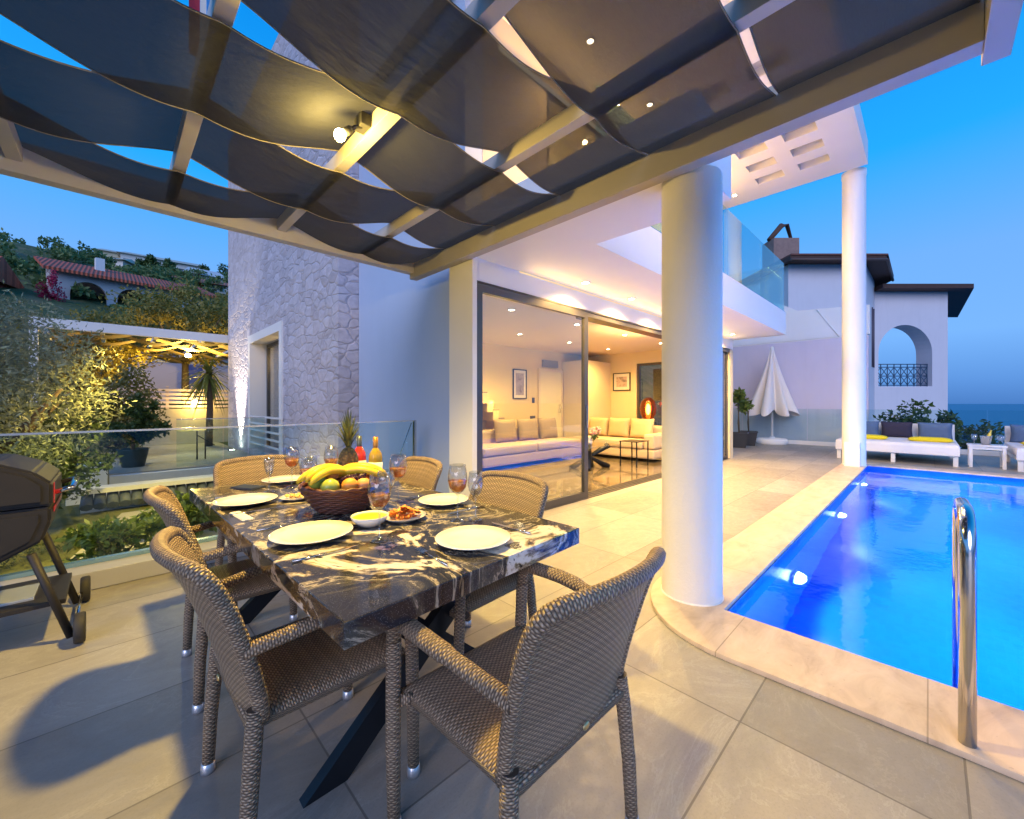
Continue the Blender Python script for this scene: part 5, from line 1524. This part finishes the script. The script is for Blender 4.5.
tree(.62, 6.6, -.42, .55, (.5, .35, .3), FRESH, 'low green plant on the lawn below the glass balustrade', 2600, .09, .03, 'garden_plant', 'plant')
tree(-.05, 5.5, -.42, .6, (.6, .35, .3), FRESH, 'bushy low plant on the lawn right of the grill', 2600, .09, .03, 'garden_plant', 'plant')
tree(2.2, 22.0, -.3, 6.6, (2.9, 2.2, 2.0), OCHRE, 'ochre-leaved tree right above the garden pergola by the tower', 9000, .16, .14)
tree(-.9, 19.5, -1.2, 5.9, (2.3, 1.9, 1.8), OCHRE, 'ochre-green tree behind the middle of the garden pergola', 8000, .15, .14)
tree(-2.6, 17.0, -1.5, 5.3, (1.5, 1.5, 1.5), GREYG, 'grey-green tree in front of the arched house', 7000, .13, .13)
tree(-5.6, 19.0, -1.2, 6.2, (2.0, 1.8, 2.2), GREYG, 'grey-green tree above the left olive tree', 8000, .14, .13)
tree(3.6, 28.0, 2.4, 5.3, (2.4, 2.0, 1.7), OCHRE, 'ochre tree at the foot of the hill beside the tower', 6000, .18, .14)

# ---- hillside houses
def atp(px, depth, py=None):
    u = (px - 512) / 408.0; v = FW * depth + RT * (u * depth)
    return v.x, v.y, 1.28 + ((403 - py) / 408.0 * depth if py is not None else 0)
REDT = m_roof_tiles('red_roof_tiles', (.42, .08, .04), (.60, .14, .07), 1.3)
hx0, hy0, hz0 = atp(52, 30, 262); hx1, hy1, hz1 = atp(212, 38.0, 282)
AH = thing('arched_villa', 'hillside villa with a long red tiled roof and two dark arches', 'house', (hx0, hy0, 5))
d_ = Vector((hx1 - hx0, hy1 - hy0, 0)); Lh = d_.length; d_.normalize(); nn_ = Vector((-d_.y, d_.x, 0))
def hp(s, t, z): v = Vector((hx0, hy0, 0)) + d_ * s + nn_ * t; return Vector((v.x, v.y, z))
HMAT = Matrix((( d_.x, nn_.x, 0, hx0), (d_.y, nn_.y, 0, hy0), (0, 0, 1, 0), (0, 0, 0, 1)))
zt0 = 11.6
arches = [(.9, 2.9), (3.5, 5.4)]
m = MB(); segs = [(0, .9), (2.9, 3.5), (5.4, Lh)]
for (a, b) in segs: m.box(a, b, 0, .35, 3.0, zt0 - .3, M=HMAT)
for (a, b) in arches:
    c = (a + b) / 2; rr = (b - a) / 2
    for k in range(14):
        t0, t1 = PI - PI * k / 14, PI - PI * (k + 1) / 14
        q = [(c + rr * math.cos(t0), 9.6 + 1.0 * math.sin(t0)), (c + rr * math.cos(t1), 9.6 + 1.0 * math.sin(t1)), (c + rr * math.cos(t1), zt0 - .3), (c + rr * math.cos(t0), zt0 - .3)]
        bm_ = bmesh.new(); vs = [bm_.verts.new((p[0], 0, p[1])) for p in q]; f = bm_.faces.new(vs); r = bmesh.ops.extrude_face_region(bm_, geom=[f])
        for v in r['geom']:
            if isinstance(v, bmesh.types.BMVert): v.co.y = .35
        m._merge(bm_, HMAT)
    m.box(a, b, 0, .35, 3.0, 6.6, M=HMAT)
m.box(0, Lh, 3.2, 3.5, 3.0, zt0 + .6, M=HMAT); m.box(0, .3, .35, 3.2, 3.0, zt0 - .2, M=HMAT)
m.build('wall', m_paint('villa_paint', (.52, .49, .50)), AH)
m = MB()
bm_ = bmesh.new()
q = [(-.5, -.7, 11.15), (Lh + .4, -.7, 11.15), (Lh + .4, 5.2, 13.1), (-.5, 5.2, 13.1)]
vs = [bm_.verts.new(p) for p in q]; f = bm_.faces.new(vs); r = bmesh.ops.extrude_face_region(bm_, geom=[f])
for v in r['geom']:
    if isinstance(v, bmesh.types.BMVert): v.co.z -= .22
m._merge(bm_, HMAT); m.build('roof', REDT, AH)
m = MB(); m.box(2.7, 3.25, 3.0, 3.5, 11.8, 13.4, M=HMAT); m.build('chimney', WHITE, AH)
bx_, by_, bz_ = atp(53, 29.2, 300)
tree(bx_, by_, 5.2, 5.9, (.8, .8, 2.6), PINK, 'magenta bougainvillea climbing the corner of the arched villa', 2600, .16, .06, 'bougainvillea', 'climbing plant')
# left red house
rx, ry, rz_ = atp(-92, 24, 262)
RH = thing('red_house', 'corner of a brick-red house with a red roof at the left picture edge', 'house', (rx, ry, 5))
rot = Matrix.Translation((rx, ry, 0)) @ Matrix.Rotation(A0 - PI / 2 + .5, 4, 'Z')
m = MB(); m.box(-3.5, 2.3, 0, 5, 3, 9.6, M=rot); m.build('wall', m_paint('brick_red_paint', (.30, .08, .06)), RH)
m = MB(); bm_ = bmesh.new()
vs = [bm_.verts.new(p) for p in ((-4, -.6, 9.3), (2.7, -.6, 9.3), (2.7, 2.6, 11.2), (2.7, 5.5, 9.5), (-4, 5.5, 9.5), (-4, 2.6, 11.2))]
bm_.faces.new([vs[0], vs[1], vs[2], vs[5]]); bm_.faces.new([vs[5], vs[2], vs[3], vs[4]]); bm_.faces.new([vs[1], vs[3], vs[2]]); bm_.faces.new([vs[0], vs[5], vs[4]]); bm_.faces.new([vs[0], vs[4], vs[3], vs[1]])
m._merge(bm_, rot); m.build('roof', REDT, RH)

def hillhouse(px, py, dep, w, h, dpt, rot, label, roofc, wallc, nwin=4, flat=False):
    x, y, z = atp(px, dep, py); z0 = hterr(x, y) - 1.0
    t = thing('hill_house', label, 'house', (x, y, z0), rot, 'houses on the ridge')
    z -= .2; w *= .85; hh = z - z0
    m = MB(); m.box(-w / 2, w / 2, 0, dpt, 0, hh - .01); m.build('wall', wallc, t, world=False)
    if flat:
        m = MB(); m.box(-w / 2 - .2, w / 2 + .2, -.2, dpt + .2, hh, hh + .35); m.build('roof', roofc, t, world=False)
    else:
        m = MB(); bm_ = bmesh.new(); e = .5
        vs = [bm_.verts.new(p) for p in ((-w / 2 - e, -e, hh), (w / 2 + e, -e, hh), (w / 2 - .5, dpt / 2, hh + h), (-w / 2 + .5, dpt / 2, hh + h), (-w / 2 - e, dpt + e, hh), (w / 2 + e, dpt + e, hh))]
        for q in ((0, 1, 2, 3), (3, 2, 5, 4), (1, 5, 2), (0, 3, 4), (0, 4, 5, 1)): bm_.faces.new([vs[i] for i in q])
        m._merge(bm_); m.build('roof', roofc, t, world=False)
    for k in range(nwin):
        xx = -w / 2 + w * (k + .5) / nwin
        m = MB(); m.box(xx - .45, xx + .45, -.05, -.002, hh - 2.3, hh - .9); wn_ = m.build('window', plain('dark_window', (.06, .07, .09), .15), t, world=False)
    return t
PALE = plain('pale_roof', (.55, .52, .42), .8); WHW = m_paint('hill_white', (.66, .64, .60)); YW = m_paint('hill_cream', (.62, .55, .38)); ORR = m_roof_tiles('ridge_tiles', (.35, .12, .07), (.5, .2, .12), 1.0)
face = A0 - PI / 2 + .6
hillhouse(122, 253, 78, 8, 1.2, 6, face + .1, 'pale cream house on the ridge, leftmost of the ridge row', PALE, YW, 4)
hillhouse(145, 256, 78, 8, 1.2, 6, face + .1, 'white ridge house with a pale roof, second from the left', PALE, WHW, 4)
hillhouse(106, 258, 60, 5, 1.0, 5, face - .4, 'small white house with a steep gable below the ridge row', PALE, WHW, 2)
hillhouse(182, 263, 76, 8.5, 1.3, 6, face + .1, 'long white house on the ridge right of the round tree', PALE, WHW, 5)
hillhouse(207, 275, 56, 5.2, 1.5, 5, face + .2, 'white gabled house close to the stone tower', plain('white_gable', (.6, .6, .6), .7), WHW, 2)
hillhouse(160, 271, 58, 4, .9, 4, face, 'small house with an orange tiled roof in the middle of the slope', ORR, WHW, 2)
hillhouse(190, 279, 50, 4.5, .9, 4, face, 'orange-roofed house low on the slope near the tower', ORR, WHW, 2)
hillhouse(220, 284, 48, 3.5, .9, 4, face, 'small white house touching the edge of the tower view', ORR, WHW, 1)

HT = [(6, 238, 62, 3.4, 'tall dark tree on the ridge at the left picture edge'), (35, 243, 60, 3.6, 'dark tree on the ridge, second from the left'), (20, 258, 46, 4.2, 'broad green tree below the left end of the ridge'),
      (72, 247, 66, 3.0, 'dark tree on the ridge behind the chimney of the arched villa'), (92, 252, 70, 2.4, 'small ridge tree left of the cream house'), (152, 254, 64, 2.6, 'round green tree between the ridge houses'),
      (200, 268, 56, 2.8, 'green tree above the white gabled house'), (216, 262, 66, 3.4, 'dark tree on the ridge beside the tower'), (225, 270, 60, 2.6, 'dark bushy tree half hidden by the tower edge'),
      (40, 272, 36, 3.0, 'green tree left of the arched villa'), (15, 285, 30, 2.6, 'leafy tree between the red house and the villa'), (135, 262, 55, 2.2, 'bush-like tree on the slope below the ridge row'),
      (180, 268, 52, 1.9, 'small green tree among the ridge houses'), (110, 266, 50, 2.0, 'small dark tree above the red roof'), (170, 258, 72, 2.0, 'small ridge tree between the two long white houses')]
for k, (px, py, dep, rr, lb) in enumerate(HT):
    x, y, z = atp(px, dep, py); g = min(hterr(x, y), z - rr * 1.2)
    rr *= .8
    tree(x, y, g, z - g - .2, (rr, rr, rr * .85), (HILLG, MIDG)[k % 2] if k % 3 else HILLG, lb, 2200, .42, .22, 'hill_tree', 'tree', 'trees on the hill', limbs=4)
# scrub over the slope
arrs = []
for k in range(260):
    px = NR.uniform(-60, 260); dep = NR.uniform(30, 92); x, y, z = atp(px, dep); g = hterr(x, y)
    if y < 26: continue
    arrs.append(leaves(None, (x, y, g + .4), (1.8, 1.8, 1.2), 150, .42, NR, .5, .1))
tag(leaf_obj('hill_scrub', arrs, HILLG), 'low dark scrub covering the hillside', 'scrub', kind='stuff')
# ground cover in the garden
arrs = [leaves(None, (x, y, -.40), (1.2, .7, .12), 700, .07, NR, .25, .0) for (x, y) in ((-3, 5.2), (-1.4, 5.2), (.2, 5.1), (1.6, 5.0), (-.6, 6.6), (-2.4, 6.3), (1.5, 9.0 - 1.8))]
tag(leaf_obj('garden_grass', arrs, m_leaf('grass_blade', (.06, .09, .02), (.16, .17, .05))), 'rough grass on the lawn below the balustrade', 'grass', kind='stuff')

# ================================================================== WORLD, SUN, CAMERA
w = bpy.data.worlds.new('World'); SC.world = w; w.use_nodes = True
nt = w.node_tree; bg = nt.nodes['Background']
SUN_EL, SUN_ROT = R(3.0), R(200)
sky = nt.nodes.new('ShaderNodeTexSky'); sky.sky_type = 'NISHITA'; sky.sun_disc = False; sky.sun_elevation = SUN_EL; sky.sun_rotation = SUN_ROT
tc = nt.nodes.new('ShaderNodeTexCoord'); sp = nt.nodes.new('ShaderNodeSeparateXYZ'); nt.links.new(tc.outputs['Generated'], sp.inputs[0])
cr = nt.nodes.new('ShaderNodeValToRGB'); nt.links.new(sp.outputs[2], cr.inputs[0])
st_ = [(0.0, (.06, .18, .48)), (.04, (.095, .26, .63)), (.12, (.16, .39, .82)), (.25, (.14, .37, .82)), (.42, (.015, .34, .88)), (.65, (.002, .23, .72)), (1.0, (.0, .08, .32))]
e = cr.color_ramp.elements
while len(e) < len(st_): e.new(.5)
for k, (p, c) in enumerate(st_): e[k].position = p; e[k].color = (*c, 1)
sc_ = nt.nodes.new('ShaderNodeVectorMath'); sc_.operation = 'SCALE'; sc_.inputs['Scale'].default_value = .10; nt.links.new(sky.outputs[0], sc_.inputs[0])
mx = nt.nodes.new('ShaderNodeMix'); mx.data_type = 'RGBA'; mx.inputs[0].default_value = .015
nt.links.new(cr.outputs[0], mx.inputs[6]); nt.links.new(sc_.outputs[0], mx.inputs[7])
nt.links.new(mx.outputs[2], bg.inputs['Color']); bg.inputs['Strength'].default_value = 1.0
sd = bpy.data.lights.new('sun', 'SUN'); sd.energy = 1.25; sd.angle = R(40); sd.color = (.92, .84, 1.0)
so = bpy.data.objects.new('sun', sd); COL.objects.link(so); so.rotation_euler = Vector((.75, .45, -.40)).to_track_quat('-Z', 'Y').to_euler()

cam = bpy.data.cameras.new('camera'); cam.lens = 408 / 1024 * 36; cam.sensor_width = 36; cam.shift_y = -(409.5 - 403) / 1024
cam.clip_start = .05; cam.clip_end = 20000
co = bpy.data.objects.new('camera', cam); COL.objects.link(co); co.location = (0, 0, 1.28); co.rotation_euler = (R(90), 0, A0 - PI / 2)
SC.camera = co
SC.view_settings.view_transform = 'Standard'; SC.view_settings.look = 'None'; SC.view_settings.gamma = 1; SC.view_settings.exposure = 0.34
cy = SC.cycles
cy.use_denoising = True; cy.max_bounces = 10; cy.transparent_max_bounces = 24; cy.caustics_reflective = False; cy.sample_clamp_indirect = 6; cy.sample_clamp_direct = 0; cy.blur_glossy = .5
